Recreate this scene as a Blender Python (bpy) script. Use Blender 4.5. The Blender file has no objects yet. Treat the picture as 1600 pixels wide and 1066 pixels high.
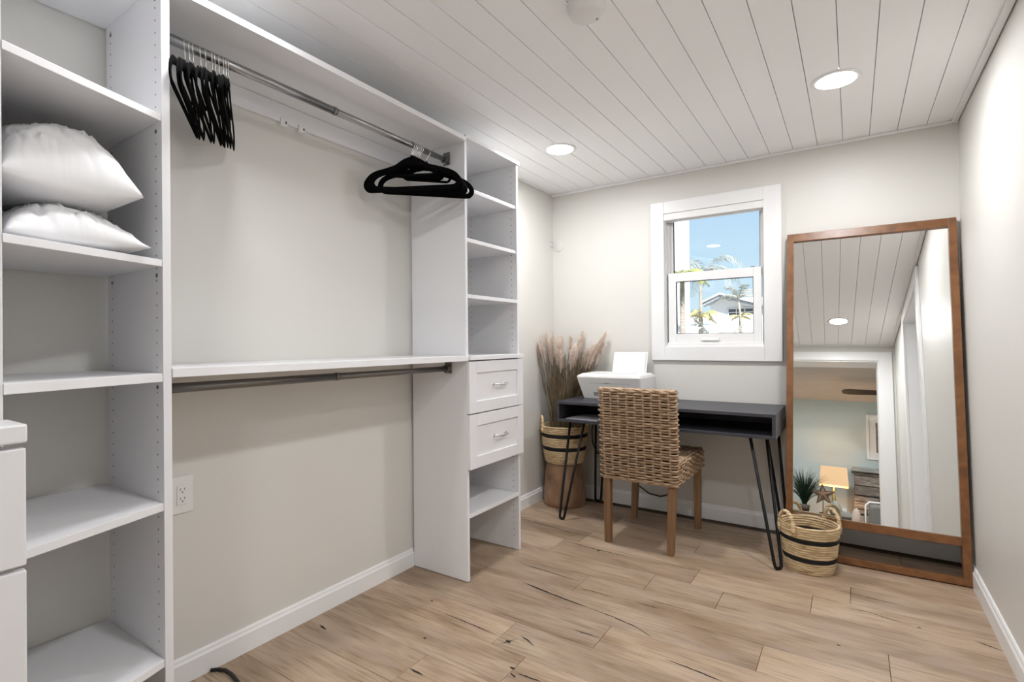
import bpy, math, random
from mathutils import Vector, Matrix, noise
random.seed(7)
PI = math.pi
sc = bpy.context.scene
COL = sc.collection

# ------------------------------------------------------------------ camera
cam_d = bpy.data.cameras.new('camera')
cam = bpy.data.objects.new('camera', cam_d); COL.objects.link(cam)
rt = Vector((0.83462625, 0.55074474, -0.008903))
dn = Vector((-0.00903989, -0.00246518, -0.9999561))
fw = Vector((-0.55074251, 0.83467009, 0.00292117))
m = Matrix.Identity(4)
for i in range(3):
    m[i][0] = rt[i]; m[i][1] = -dn[i]; m[i][2] = -fw[i]
m[2][3] = 1.18
cam.matrix_world = m
cam_d.sensor_width = 36.0
cam_d.lens = 807.3 / 1600 * 36
cam_d.clip_start = 0.01
cam_d.clip_end = 300
sc.camera = cam

# ------------------------------------------------------------------ world, sun, exposure
sc.view_settings.view_transform = 'Standard'
sc.view_settings.look = 'None'
sc.view_settings.gamma = 1.0
sc.view_settings.use_curve_mapping = False
sc.view_settings.exposure = 0.0
try:
    sc.cycles.use_denoising = True
    sc.cycles.sample_clamp_indirect = 8
except Exception:
    pass
LENS_L = 275.0          # radiance of the recessed lamps
FAR_L = 620.0            # radiance of the added, unseen fill lamps in the room behind
w = bpy.data.worlds.new('sky'); sc.world = w
w.use_nodes = True
nt = w.node_tree; nt.nodes.clear()
out = nt.nodes.new('ShaderNodeOutputWorld'); bg = nt.nodes.new('ShaderNodeBackground')
tc = nt.nodes.new('ShaderNodeTexCoord'); sep = nt.nodes.new('ShaderNodeSeparateXYZ')
cr = nt.nodes.new('ShaderNodeValToRGB')
cr.color_ramp.elements[0].position = 0.0; cr.color_ramp.elements[0].color = (0.70, 0.88, 0.99, 1)
cr.color_ramp.elements[1].position = 0.6; cr.color_ramp.elements[1].color = (0.20, 0.47, 0.90, 1)
e = cr.color_ramp.elements.new(0.13); e.color = (0.60, 0.84, 1.0, 1)
nt.links.new(tc.outputs['Generated'], sep.inputs[0]); nt.links.new(sep.outputs['Z'], cr.inputs[0])
nt.links.new(cr.outputs[0], bg.inputs[0]); bg.inputs[1].default_value = 1.0
nt.links.new(bg.outputs[0], out.inputs[0])
sun_d = bpy.data.lights.new('sun', 'SUN'); sun_d.energy = 10.0; sun_d.angle = math.radians(0.6)
sun = bpy.data.objects.new('sun', sun_d); COL.objects.link(sun)
sun.rotation_euler = Vector((-0.45, 0.75, -0.85)).to_track_quat('-Z', 'Y').to_euler()

# ------------------------------------------------------------------ helpers
XL, XR, YB, ZC, YR = -1.967, 0.477, 3.58, 2.337, 0.10

class MB:
    def __init__(s): s.v = []; s.f = []
    def add(s, vs, fs):
        o = len(s.v); s.v += [tuple(v) for v in vs]; s.f += [tuple(i + o for i in f) for f in fs]; return s
    def box(s, x0, x1, y0, y1, z0, z1):
        if x0 > x1: x0, x1 = x1, x0
        if y0 > y1: y0, y1 = y1, y0
        if z0 > z1: z0, z1 = z1, z0
        return s.add([(x0,y0,z0),(x1,y0,z0),(x1,y1,z0),(x0,y1,z0),(x0,y0,z1),(x1,y0,z1),(x1,y1,z1),(x0,y1,z1)],
                     [(0,3,2,1),(4,5,6,7),(0,1,5,4),(1,2,6,5),(2,3,7,6),(3,0,4,7)])
    def prism(s, poly, z0, z1):          # poly counter-clockwise in xy
        n = len(poly)
        return s.add([(x,y,z0) for x,y in poly] + [(x,y,z1) for x,y in poly],
                     [tuple(reversed(range(n))), tuple(range(n,2*n))] + [(i,(i+1)%n,n+(i+1)%n,n+i) for i in range(n)])
    def prism_y(s, poly, y0, y1):        # poly in xz
        n = len(poly)
        return s.add([(x,y0,z) for x,z in poly] + [(x,y1,z) for x,z in poly],
                     [tuple(range(n)), tuple(reversed(range(n,2*n)))] + [(i,n+i,n+(i+1)%n,(i+1)%n) for i in range(n)])
    def prism_x(s, poly, x0, x1):        # poly in yz
        n = len(poly)
        return s.add([(x0,y,z) for y,z in poly] + [(x1,y,z) for y,z in poly],
                     [tuple(reversed(range(n))), tuple(range(n,2*n))] + [(i,(i+1)%n,n+(i+1)%n,n+i) for i in range(n)])
    def tube(s, pts, r, seg=8, closed=False, rad=None, flat=None, up=None):
        pts = [Vector(p) for p in pts]; n = len(pts); rings = []
        prev = None
        for i, p in enumerate(pts):
            a = pts[(i-1) % n] if (closed or i > 0) else p
            b = pts[(i+1) % n] if (closed or i < n-1) else p
            t = (b - a)
            if t.length < 1e-9: t = Vector((0,0,1))
            t.normalize()
            if up is not None:
                u = Vector(up)
            elif prev is None:
                u = Vector((0,0,1)) if abs(t.z) < 0.9 else Vector((1,0,0))
            else:
                u = prev
            u = (u - t * u.dot(t))
            if u.length < 1e-6: u = t.orthogonal()
            u.normalize(); v = t.cross(u); prev = u
            rr = rad[i] if rad else r
            ru, rv = (rr, rr) if flat is None else (rr*flat[0], rr*flat[1])
            rings.append([p + u*math.cos(2*PI*k/seg)*ru + v*math.sin(2*PI*k/seg)*rv for k in range(seg)])
        vs = [q for rg in rings for q in rg]; fs = []
        m_ = n if closed else n-1
        for i in range(m_):
            for k in range(seg):
                a = i*seg + k; b = i*seg + (k+1) % seg
                c = ((i+1) % n)*seg + (k+1) % seg; d = ((i+1) % n)*seg + k
                fs.append((a,b,c,d))
        if not closed:
            fs.append(tuple(reversed(range(seg)))); fs.append(tuple((n-1)*seg + k for k in range(seg)))
        return s.add(vs, fs)
    def lathe(s, prof, seg=32, c=(0,0,0), sx=1.0, sy=1.0, rot=None):   # prof (r,z); closed top/bottom if r==0
        vs = []; fs = []; idx = []
        for r, z in prof:
            if r < 1e-6:
                idx.append([len(vs)]); vs.append((0,0,z))
            else:
                idx.append(list(range(len(vs), len(vs)+seg)))
                vs += [(r*sx*math.cos(2*PI*k/seg), r*sy*math.sin(2*PI*k/seg), z) for k in range(seg)]
        for i in range(len(prof)-1):
            A, B = idx[i], idx[i+1]
            for k in range(seg):
                k2 = (k+1) % seg
                if len(A) == 1 and len(B) == 1: continue
                if len(A) == 1: fs.append((A[0], B[k2], B[k]))
                elif len(B) == 1: fs.append((A[k], A[k2], B[0]))
                else: fs.append((A[k], A[k2], B[k2], B[k]))
        vs = [Vector(v) for v in vs]
        if rot is not None: vs = [rot @ v for v in vs]
        return s.add([v + Vector(c) for v in vs], fs)
    def grid(s, nu, nv, fn, wrapu=False):
        vs = [fn(i, j) for i in range(nu) for j in range(nv)]; fs = []
        for i in range(nu if wrapu else nu-1):
            for j in range(nv-1):
                i2 = (i+1) % nu
                fs.append((i*nv+j, i2*nv+j, i2*nv+j+1, i*nv+j+1))
        return s.add(vs, fs)
    def xf(s, M):
        s.v = [tuple(M @ Vector(v)) for v in s.v]; return s
    def mesh(s, name, mat, smooth=False):
        me = bpy.data.meshes.new(name); me.from_pydata(s.v, [], s.f); me.update()
        if mat: me.materials.append(mat)
        if smooth:
            me.polygons.foreach_set('use_smooth', [True]*len(me.polygons))
        return me
    def build(s, name, mat, parent=None, smooth=False, bevel=0.0, kind=None, label=None, segs=2):
        o = bpy.data.objects.new(name, s.mesh(name, mat, smooth)); COL.objects.link(o)
        if parent is not None: adopt(o, parent)
        if bevel:
            b = o.modifiers.new('bevel', 'BEVEL'); b.width = bevel; b.segments = segs; b.limit_method = 'ANGLE'; b.angle_limit = math.radians(40)
        if kind: o['kind'] = kind
        if label: o['label'] = label
        return o

def world_t(o):
    M = o.matrix_basis.copy()
    if o.parent: M = world_t(o.parent) @ o.matrix_parent_inverse @ M
    return M
def adopt(o, parent):
    o.parent = parent
    o.matrix_parent_inverse = world_t(parent).inverted()
def thing(name, label, cat, loc=(0,0,0), group=None):
    o = bpy.data.objects.new(name, None); COL.objects.link(o); o.location = loc
    o.empty_display_size = 0.05
    return tag(o, label, cat, group)
def tag(o, label, cat, group=None):
    o['label'] = label; o['category'] = cat
    if group: o['group'] = group
    return o
def struct(o, label=None):
    o['kind'] = 'structure'
    if label: o['label'] = label
    return o
def copy_tree(o, parent=None):
    c = o.copy(); COL.objects.link(c)
    if parent is not None: c.parent = parent
    for ch in list(o.children): copy_tree(ch, c)
    return c

# ------------------------------------------------------------------ materials
def mat(name, col, rough=0.5, metal=0.0, spec=0.5, emit=None, es=0.0, sheen=0.0):
    M = bpy.data.materials.new(name); M.use_nodes = True
    b = M.node_tree.nodes['Principled BSDF']
    b.inputs['Base Color'].default_value = (*col, 1); b.inputs['Roughness'].default_value = rough
    b.inputs['Metallic'].default_value = metal; b.inputs['Specular IOR Level'].default_value = spec
    if emit: b.inputs['Emission Color'].default_value = (*emit, 1); b.inputs['Emission Strength'].default_value = es
    if sheen: b.inputs['Sheen Weight'].default_value = sheen
    return M
def N(M, typ, **kw):
    n = M.node_tree.nodes.new(typ)
    for k, v in kw.items(): setattr(n, k, v)
    return n
def L(M, a, b): M.node_tree.links.new(a, b)
def ramp(M, stops):
    r = N(M, 'ShaderNodeValToRGB'); el = r.color_ramp.elements
    el[0].position, el[0].color = stops[0][0], (*stops[0][1], 1)
    el[1].position, el[1].color = stops[-1][0], (*stops[-1][1], 1)
    for p, c in stops[1:-1]:
        q = el.new(p); q.color = (*c, 1)
    return r
def noisy(name, stops, scale=(1,1,1), nscale=5, detail=6, rough=0.5, bump=0.0, bscale=None, metal=0, spec=0.5, distortion=0.0, coords='Object', rnd=None):
    M = mat(name, (0.5,0.5,0.5), rough, metal, spec); b = M.node_tree.nodes['Principled BSDF']
    tc = N(M, 'ShaderNodeTexCoord'); mp = N(M, 'ShaderNodeMapping'); mp.inputs['Scale'].default_value = scale
    L(M, tc.outputs[coords], mp.inputs[0])
    nz = N(M, 'ShaderNodeTexNoise'); nz.inputs['Scale'].default_value = nscale; nz.inputs['Detail'].default_value = detail
    nz.inputs['Distortion'].default_value = distortion
    L(M, mp.outputs[0], nz.inputs['Vector'])
    r = ramp(M, stops); L(M, nz.outputs['Fac'], r.inputs[0])
    src = r.outputs[0]
    if rnd:
        oi = N(M, 'ShaderNodeObjectInfo'); h = N(M, 'ShaderNodeHueSaturation')
        mr = N(M, 'ShaderNodeMapRange'); mr.inputs['To Min'].default_value = rnd[0]; mr.inputs['To Max'].default_value = rnd[1]
        L(M, oi.outputs['Random'], mr.inputs[0]); L(M, mr.outputs[0], h.inputs['Value']); L(M, src, h.inputs['Color']); src = h.outputs[0]
    L(M, src, b.inputs['Base Color'])
    if bump:
        bp = N(M, 'ShaderNodeBump'); bp.inputs['Strength'].default_value = bump; bp.inputs['Distance'].default_value = 0.002
        if bscale:
            nb = N(M, 'ShaderNodeTexNoise'); nb.inputs['Scale'].default_value = bscale; nb.inputs['Detail'].default_value = 4
            L(M, mp.outputs[0], nb.inputs['Vector']); L(M, nb.outputs['Fac'], bp.inputs['Height'])
        else: L(M, nz.outputs['Fac'], bp.inputs['Height'])
        L(M, bp.outputs[0], b.inputs['Normal'])
    return M

M_wall = noisy('wall_paint', [(0.3,(0.705,0.692,0.655)),(0.7,(0.720,0.707,0.670))], nscale=2.0, rough=0.42, bump=0.06, bscale=180, spec=0.35)
M_ceil = mat('ceiling_white', (0.93,0.93,0.935), 0.45)
M_groove = mat('groove_grey', (0.34,0.34,0.34), 0.9)
M_trim = mat('trim_white', (0.86,0.86,0.86), 0.35)
M_mel = noisy('white_melamine', [(0.3,(0.815,0.815,0.835)),(0.7,(0.83,0.83,0.85))], nscale=3, rough=0.38, bump=0.03, bscale=260)
M_hole = mat('hole_dark', (0.10,0.10,0.11), 0.8)
M_steel = mat('brushed_steel', (0.36,0.36,0.37), 0.32, 1.0)
M_dsteel = mat('dark_steel', (0.22,0.215,0.21), 0.35, 1.0)
M_chrome = mat('chrome', (0.80,0.80,0.80), 0.12, 1.0)
M_velvet = mat('black_velvet', (0.0022,0.0022,0.0024), 0.95, spec=0.08)
M_black = mat('black_powder_coat', (0.005,0.005,0.0055), 0.55, spec=0.3)
M_cord = mat('black_rubber', (0.012,0.012,0.013), 0.55)
M_linen = noisy('white_cotton', [(0.3,(0.78,0.78,0.79)),(0.7,(0.82,0.82,0.83))], nscale=4, rough=0.8, bump=0.5, bscale=9, spec=0.2)
M_plast = mat('white_plastic', (0.80,0.80,0.79), 0.35)
M_plast2 = mat('grey_plastic', (0.30,0.30,0.31), 0.4)
M_paper = mat('paper', (0.83,0.83,0.84), 0.8)
M_paper2 = mat('grey_paper', (0.62,0.62,0.66), 0.7)
M_desk = noisy('charcoal_wood', [(0.25,(0.030,0.030,0.038)),(0.55,(0.050,0.050,0.062)),(0.8,(0.075,0.072,0.085))], scale=(1.5,22,22), nscale=4, detail=8, rough=0.42, bump=0.15)
M_mirror = mat('mirror_silver', (0.90,0.91,0.90), 0.0, 1.0)
M_frame = noisy('walnut_frame', [(0.25,(0.135,0.052,0.016)),(0.55,(0.215,0.088,0.028)),(0.8,(0.275,0.118,0.040))], scale=(6,6,6), nscale=3.5, detail=8, rough=0.34, distortion=0.4)
M_frameback = mat('backing_board', (0.03,0.025,0.02), 0.9)
M_leg = noisy('ash_wood_leg', [(0.25,(0.185,0.098,0.045)),(0.55,(0.265,0.148,0.072)),(0.8,(0.330,0.195,0.10))], scale=(30,30,2.2), nscale=2.2, detail=8, rough=0.5, bump=0.15)
M_rattan = noisy('rattan', [(0.22,(0.180,0.105,0.058)),(0.42,(0.335,0.218,0.130)),(0.58,(0.500,0.350,0.225)),(0.75,(0.680,0.525,0.370))], scale=(9,9,70), nscale=3.0, detail=6, rough=0.5, bump=0.2, bscale=30)
M_gapshade = mat('weave_gap_shade', (0.040,0.020,0.010), 0.95)  # dark colour paints the shade seen in the gaps of the weave
M_seag = noisy('seagrass', [(0.25,(0.260,0.160,0.070)),(0.43,(0.590,0.425,0.235)),(0.58,(0.760,0.600,0.375)),(0.8,(0.850,0.730,0.520))], scale=(6,6,55), nscale=3.5, detail=6, rough=0.7, bump=0.6, bscale=14)
M_band = noisy('black_band', [(0.3,(0.006,0.006,0.006)),(0.7,(0.018,0.016,0.015))], nscale=80, rough=0.8)
M_pot = noisy('terracotta', [(0.30,(0.130,0.072,0.042)),(0.47,(0.270,0.155,0.090)),(0.60,(0.340,0.200,0.115)),(0.74,(0.420,0.300,0.210))], scale=(4,4,2.2), nscale=3.0, detail=7, rough=0.38, bump=0.1)
M_stem = noisy('dry_stem', [(0.3,(0.105,0.075,0.040)),(0.6,(0.21,0.15,0.085)),(0.8,(0.26,0.21,0.12))], nscale=14, rough=0.8)
M_plume = noisy('pampas_plume', [(0.3,(0.86,0.75,0.68)),(0.7,(0.93,0.86,0.80))], nscale=10, rough=0.9)
def add_translucent(M, fac, col):
    b = M.node_tree.nodes['Principled BSDF']; o = [n for n in M.node_tree.nodes if n.type == 'OUTPUT_MATERIAL'][0]
    t = N(M, 'ShaderNodeBsdfTranslucent'); t.inputs[0].default_value = (*col, 1); x_ = N(M, 'ShaderNodeMixShader'); x_.inputs[0].default_value = fac
    L(M, b.outputs[0], x_.inputs[1]); L(M, t.outputs[0], x_.inputs[2]); L(M, x_.outputs[0], o.inputs[0])
add_translucent(M_plume, 0.45, (0.92,0.84,0.77))
M_lens = mat('lamp_lens', (0.9,0.9,0.9), 0.5, emit=(0.98,0.985,1.0), es=LENS_L)
M_lens2 = mat('lamp_lens_dimmed', (0.9,0.9,0.9), 0.5, emit=(0.98,0.985,1.0), es=LENS_L*0.42)
M_flens = mat('added_lens_far', (0.9,0.9,0.9), 0.5, emit=(1.0,0.985,0.96), es=FAR_L)
M_blue = noisy('pale_blue_paint', [(0.3,(0.50,0.59,0.61)),(0.7,(0.53,0.62,0.64))], nscale=2, rough=0.6)
M_tan = noisy('tan_plank', [(0.3,(0.56,0.475,0.42)),(0.7,(0.66,0.575,0.52))], scale=(1,10,10), nscale=3, rough=0.6)
M_stone = noisy('stacked_stone', [(0.25,(0.09,0.075,0.065)),(0.5,(0.235,0.195,0.170)),(0.75,(0.42,0.37,0.33))], scale=(2,2,9), nscale=5, detail=8, rough=0.85, bump=0.9, bscale=8, rnd=(0.65,1.25))
M_ston2 = mat('stone_grout', (0.12,0.105,0.09), 0.95)
M_mantel = noisy('weathered_mantel', [(0.3,(0.22,0.23,0.22)),(0.7,(0.42,0.42,0.40))], scale=(1.5,12,12), nscale=4, rough=0.8)
M_shade = mat('lamp_shade_linen', (0.62,0.45,0.28), 0.8, emit=(1.0,0.55,0.25), es=0.36)
M_brass = mat('aged_brass', (0.55,0.40,0.18), 0.35, 1.0)
M_leaf = noisy('dark_green_blade', [(0.3,(0.010,0.030,0.014)),(0.7,(0.035,0.075,0.035))], nscale=9, rough=0.55)
M_star = noisy('carved_star', [(0.3,(0.12,0.065,0.035)),(0.7,(0.34,0.22,0.14))], nscale=14, rough=0.5)
M_stared = mat('star_edge', (0.035,0.022,0.015), 0.5)
M_fan = mat('fan_blade_walnut', (0.030,0.016,0.011), 0.5)
M_art = noisy('art_print', [(0.3,(0.10,0.075,0.065)),(0.55,(0.24,0.20,0.19)),(0.8,(0.40,0.38,0.39))], scale=(1,1,4), nscale=2.0, rough=0.6)
M_grey = mat('grey_fabric', (0.19,0.185,0.18), 0.85)
M_pink = mat('beige_fabric', (0.55,0.44,0.38), 0.8)
M_vase = mat('celadon_glaze', (0.42,0.46,0.42), 0.3)
M_tabl = noisy('dark_table_wood', [(0.3,(0.045,0.030,0.022)),(0.7,(0.10,0.07,0.05))], scale=(2,20,20), nscale=3, rough=0.5)
M_ext = mat('sunlit_white_stucco', (0.80,0.80,0.80), 0.8)
M_fence = mat('white_vinyl', (0.82,0.82,0.82), 0.5)
M_roof = mat('white_roof_tile', (0.78,0.78,0.79), 0.7)
M_fascia = mat('grey_soffit', (0.30,0.32,0.35), 0.7)
M_dglass = mat('dark_window_glass', (0.05,0.06,0.07), 0.1)
M_ground = noisy('sandy_ground', [(0.3,(0.42,0.38,0.30)),(0.7,(0.50,0.46,0.38))], nscale=4, rough=0.95)
M_palm = noisy('palm_leaf', [(0.3,(0.20,0.24,0.05)),(0.7,(0.42,0.42,0.14))], nscale=6, rough=0.6)
M_palm2 = noisy('dry_palm_leaf', [(0.3,(0.28,0.29,0.24)),(0.7,(0.46,0.45,0.38))], nscale=6, rough=0.7)
M_palmy = noisy('yellow_palm_leaf', [(0.3,(0.34,0.35,0.17)),(0.7,(0.54,0.44,0.20))], nscale=6, rough=0.6)
M_bark = noisy('palm_bark', [(0.3,(0.28,0.24,0.18)),(0.7,(0.45,0.40,0.33))], scale=(4,4,30), nscale=2, rough=0.9)

# window glass: see-through with a fresnel reflection
M_glass = bpy.data.materials.new('clear_glass'); M_glass.use_nodes = True
g = M_glass.node_tree; g.nodes.clear()
go = g.nodes.new('ShaderNodeOutputMaterial'); gm = g.nodes.new('ShaderNodeMixShader')
gt = g.nodes.new('ShaderNodeBsdfTransparent'); gg = g.nodes.new('ShaderNodeBsdfGlossy'); gf = g.nodes.new('ShaderNodeFresnel')
gf.inputs['IOR'].default_value = 1.45; gg.inputs['Roughness'].default_value = 0.0
g.links.new(gf.outputs[0], gm.inputs[0]); g.links.new(gt.outputs[0], gm.inputs[1]); g.links.new(gg.outputs[0], gm.inputs[2]); g.links.new(gm.outputs[0], go.inputs[0])

# floor wood: every plank shifts the grain and tone by its own random number
M_floor = mat('oak_plank', (0.4,0.3,0.2), 0.42)
def floor_nodes(M):
    b = M.node_tree.nodes['Principled BSDF']
    tc = N(M, 'ShaderNodeTexCoord'); oi = N(M, 'ShaderNodeObjectInfo')
    off = N(M, 'ShaderNodeVectorMath', operation='SCALE'); off.inputs[0].default_value = (13.1, 7.7, 3.3)
    L(M, oi.outputs['Random'], off.inputs['Scale'])
    ad = N(M, 'ShaderNodeVectorMath', operation='ADD'); L(M, tc.outputs['Object'], ad.inputs[0]); L(M, off.outputs[0], ad.inputs[1])
    def nz(scale, ns, det, dist=0.0):
        mp = N(M, 'ShaderNodeMapping'); mp.inputs['Scale'].default_value = scale; L(M, ad.outputs[0], mp.inputs[0])
        t = N(M, 'ShaderNodeTexNoise'); t.inputs['Scale'].default_value = ns; t.inputs['Detail'].default_value = det; t.inputs['Distortion'].default_value = dist
        L(M, mp.outputs[0], t.inputs['Vector']); return t
    big = nz((1.2, 4.5, 1), 2.0, 4, 0.6); fine = nz((3.0, 55, 1), 2.2, 8, 0.3); blot = nz((2.0, 5.0, 1), 1.6, 3, 1.2)
    base = ramp(M, [(0.26,(0.290,0.194,0.122)),(0.50,(0.440,0.318,0.214)),(0.74,(0.570,0.440,0.320))]); L(M, big.outputs['Fac'], base.inputs[0])
    gr = ramp(M, [(0.28,(0.56,0.52,0.49)),(0.50,(1,1,1)),(0.8,(1.10,1.10,1.10))]); L(M, fine.outputs['Fac'], gr.inputs[0])
    mx = N(M, 'ShaderNodeMix', data_type='RGBA', blend_type='MULTIPLY'); mx.inputs[0].default_value = 0.9
    L(M, base.outputs[0], mx.inputs[6]); L(M, gr.outputs[0], mx.inputs[7])
    pk = ramp(M, [(0.45,(0,0,0)),(0.70,(1,1,1))]); L(M, blot.outputs['Fac'], pk.inputs[0])
    sc_ = N(M, 'ShaderNodeMath', operation='MULTIPLY'); sc_.inputs[1].default_value = 0.55; L(M, pk.outputs[0], sc_.inputs[0])
    mx2 = N(M, 'ShaderNodeMix', data_type='RGBA', blend_type='MIX'); L(M, sc_.outputs[0], mx2.inputs[0])
    L(M, mx.outputs[2], mx2.inputs[6]); mx2.inputs[7].default_value = (0.47,0.345,0.275,1)
    hs = N(M, 'ShaderNodeHueSaturation'); mr = N(M, 'ShaderNodeMapRange'); mr.inputs['To Min'].default_value = 0.80; mr.inputs['To Max'].default_value = 1.06
    L(M, oi.outputs['Random'], mr.inputs[0]); L(M, mr.outputs[0], hs.inputs['Value']); L(M, mx2.outputs[2], hs.inputs['Color'])
    L(M, hs.outputs[0], b.inputs['Base Color'])
    bp = N(M, 'ShaderNodeBump'); bp.inputs['Strength'].default_value = 0.12; bp.inputs['Distance'].default_value = 0.002
    L(M, fine.outputs['Fac'], bp.inputs['Height']); L(M, bp.outputs[0], b.inputs['Normal'])
floor_nodes(M_floor)
M_crack = mat('knot_crack_dark', (0.018,0.013,0.010), 0.8)
M_seam = mat('seam_dark', (0.10,0.065,0.045), 0.9)

# ================================================================== SETTING
# floor: slab plus separate planks running along x
fl = struct(MB().box(-2.3, 2.3, -3.2, 3.75, -0.10, -0.006).build('floor', M_seam), 'light oak plank floor with dark knots and cracks')
rows = {1: [-1.357, -0.15], 2: [-1.035], 3: [-1.194, 0.06], 4: [-0.847], 5: [-1.62, -0.30], 6: [-1.12, 0.10], 7: [-0.843, -0.518], 8: [-1.45, -0.67, -0.165], 9: [-1.36, -0.02], 10: [-0.75], 11: [-1.30, -0.12], 12: [-0.9, 0.2], 0: [-1.1, 0.2]}
RW = 0.186
k0 = int(math.floor((-3.0 - 1.27) / RW))
rr = random.Random(3)
for k in range(k0, 13):
    y0 = 1.27 + RW*(k-1); y1 = y0 + RW
    if y0 > YB + 0.02: continue
    y1 = min(y1, YB + 0.05)
    xa, xb = (XL-0.02, XR+0.02) if y0 > -0.02 else (-2.0, 2.0)
    js = rows.get(k)
    if js is None:
        s0 = rr.uniform(-1.9, -0.9); js = []
        while s0 < xb - 0.2: js.append(s0); s0 += 1.2
    xs = [xa] + js + [xb]
    for a, b in zip(xs[:-1], xs[1:]):
        MB().box(a+0.0008, b-0.0008, y0+0.0005, y1-0.0005, -0.006, 0.0).build('plank', M_floor, fl, bevel=0.0011, segs=1)
cracks = [[(-1.39,2.151),(-1.248,2.128),(-1.121,2.11),(-0.995,2.097)],[(-0.995,2.097),(-0.868,2.083),(-0.762,2.061),(-0.676,2.021)],
 [(-1.505,2.33),(-1.358,2.317),(-1.127,2.305)],[(-1.866,2.923),(-1.652,2.893),(-1.4,2.857)],[(-1.427,2.733),(-1.271,2.711),(-1.126,2.711),(-0.993,2.708)],
 [(-1.113,2.235),(-1.017,2.246),(-0.932,2.238)],[(-0.783,2.309),(-0.667,2.309),(-0.549,2.31)],[(-0.828,2.254),(-0.774,2.256),(-0.721,2.258)],
 [(-0.966,1.903),(-0.905,1.906),(-0.849,1.906)],[(-0.591,1.91),(-0.513,1.905),(-0.44,1.896),(-0.384,1.89)],[(-1.164,1.655),(-1.145,1.691),(-1.127,1.723)],
 [(-1.128,1.752),(-1.085,1.738),(-1.043,1.717)],[(-1.009,1.546),(-0.956,1.548),(-0.913,1.551)],[(-1.031,1.532),(-1.001,1.522)],[(-1.285,3.255),(-1.165,3.236),(-0.986,3.214)],
 [(-0.869,2.731),(-0.767,2.729),(-0.675,2.734)],[(-0.042,2.703),(0.048,2.712),(0.126,2.69),(0.193,2.676)],[(-0.107,2.874),(-0.016,2.87),(0.09,2.86),(0.197,2.855)],
 [(0.386,2.673),(0.424,2.656),(0.462,2.644)],[(-1.497,1.718),(-1.359,1.711),(-1.203,1.701)],[(-1.882,1.363),(-1.827,1.355)],[(-1.353,1.358),(-1.286,1.355)]]
wid = [5,3,2.5,2.5,3.2,2,2,2.4,3,3.4,3.2,3.2,3.4,4,2.4,1.6,2,1.5,4,2.5,4.5,4]
cm = MB()
for pts, wd in zip(cracks, wid):
    P = []
    for i in range(len(pts)-1):
        for t in range(5):
            f_ = t/5; P.append((pts[i][0]*(1-f_)+pts[i+1][0]*f_, pts[i][1]*(1-f_)+pts[i+1][1]*f_))
    P.append(pts[-1]); n = len(P); up_ = []; lo_ = []
    for i, (x, y) in enumerate(P):
        t = i/(n-1); h = wd*0.001*1.05*(min(1, 4*t, 4*(1-t))*0.85+0.15)*rr.uniform(0.6,1.25); y += rr.uniform(-0.0012,0.0012)
        up_.append((x,y+h,0.0004)); lo_.append((x,y-h,0.0004))
    cm.add(lo_+up_, [(i,i+1,n+i+1,n+i) for i in range(n-1)])
for x, y, r in [(-0.056,2.356,0.006),(0.215,2.675,0.005),(-0.70,1.62,0.008),(-1.21,2.70,0.008),(-1.145,1.69,0.010),(-1.04,1.56,0.008),(-1.62,1.77,0.006),(-1.44,1.53,0.007)]:
    cm.add([(x+r*1.4*math.cos(a)*rr.uniform(.7,1.2), y+r*0.7*math.sin(a), 0.0004) for a in [2*PI*i/9 for i in range(9)]], [tuple(range(9))])
cm.build('wood_crack', M_crack, fl, kind='stuff')

# ceiling: backing slab and separate planks
ce = struct(MB().box(XL-0.2, XR+0.25, YR-0.02, YB+0.25, ZC+0.012, ZC+0.16).build('ceiling', M_groove), 'white plank ceiling with narrow dark grooves')
x = -0.0384 - 0.127*16
while x < XR:
    a, b = max(x, XL), min(x+0.127, XR)
    if b - a > 0.01:
        MB().box(a+0.0012, b-0.0012, YR, YB, ZC, ZC+0.012).build('plank', M_ceil, ce, bevel=0.0012, segs=1)
    x += 0.127

# walls
struct(MB().box(XL-0.15, XL, YR-0.22, YB+0.15, -0.1, ZC+0.012).build('wall_left', M_wall), 'greige painted wall behind the closet shelving')
wx0, wx1, wz0, wz1 = -1.09, -0.456, 1.142, 2.06
wb = MB()
wb.box(XL, wx0, YB, YB+0.15, -0.1, ZC+0.012); wb.box(wx1, XR+0.12, YB, YB+0.15, -0.1, ZC+0.012)
wb.box(wx0, wx1, YB, YB+0.15, -0.1, wz0); wb.box(wx0, wx1, YB, YB+0.15, wz1, ZC+0.012)
struct(wb.build('wall_back', M_wall), 'greige painted wall with the small window')
dy0, dy1, dz = 1.10, 1.95, 2.205
wr = MB(); wr.box(XR, XR+0.12, YR-0.02, dy0, -0.1, ZC+0.012); wr.box(XR, XR+0.12, dy1, YB+0.15, -0.1, ZC+0.012); wr.box(XR, XR+0.12, dy0, dy1, dz, ZC+0.012)
struct(wr.build('wall_right', M_wall), 'greige painted wall beside the leaning mirror')
ox0, ox1, oz = -0.60, 0.335, 2.152
wq = MB(); wq.box(XL, ox0, YR-0.22, YR, -0.1, ZC+0.012); wq.box(ox1, XR+0.12, YR-0.22, YR, -0.1, ZC+0.012); wq.box(ox0, ox1, YR-0.22, YR, oz, ZC+0.012)
struct(wq.build('wall_rear', M_wall), 'greige wall with the wide doorway seen in the mirror')

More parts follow.
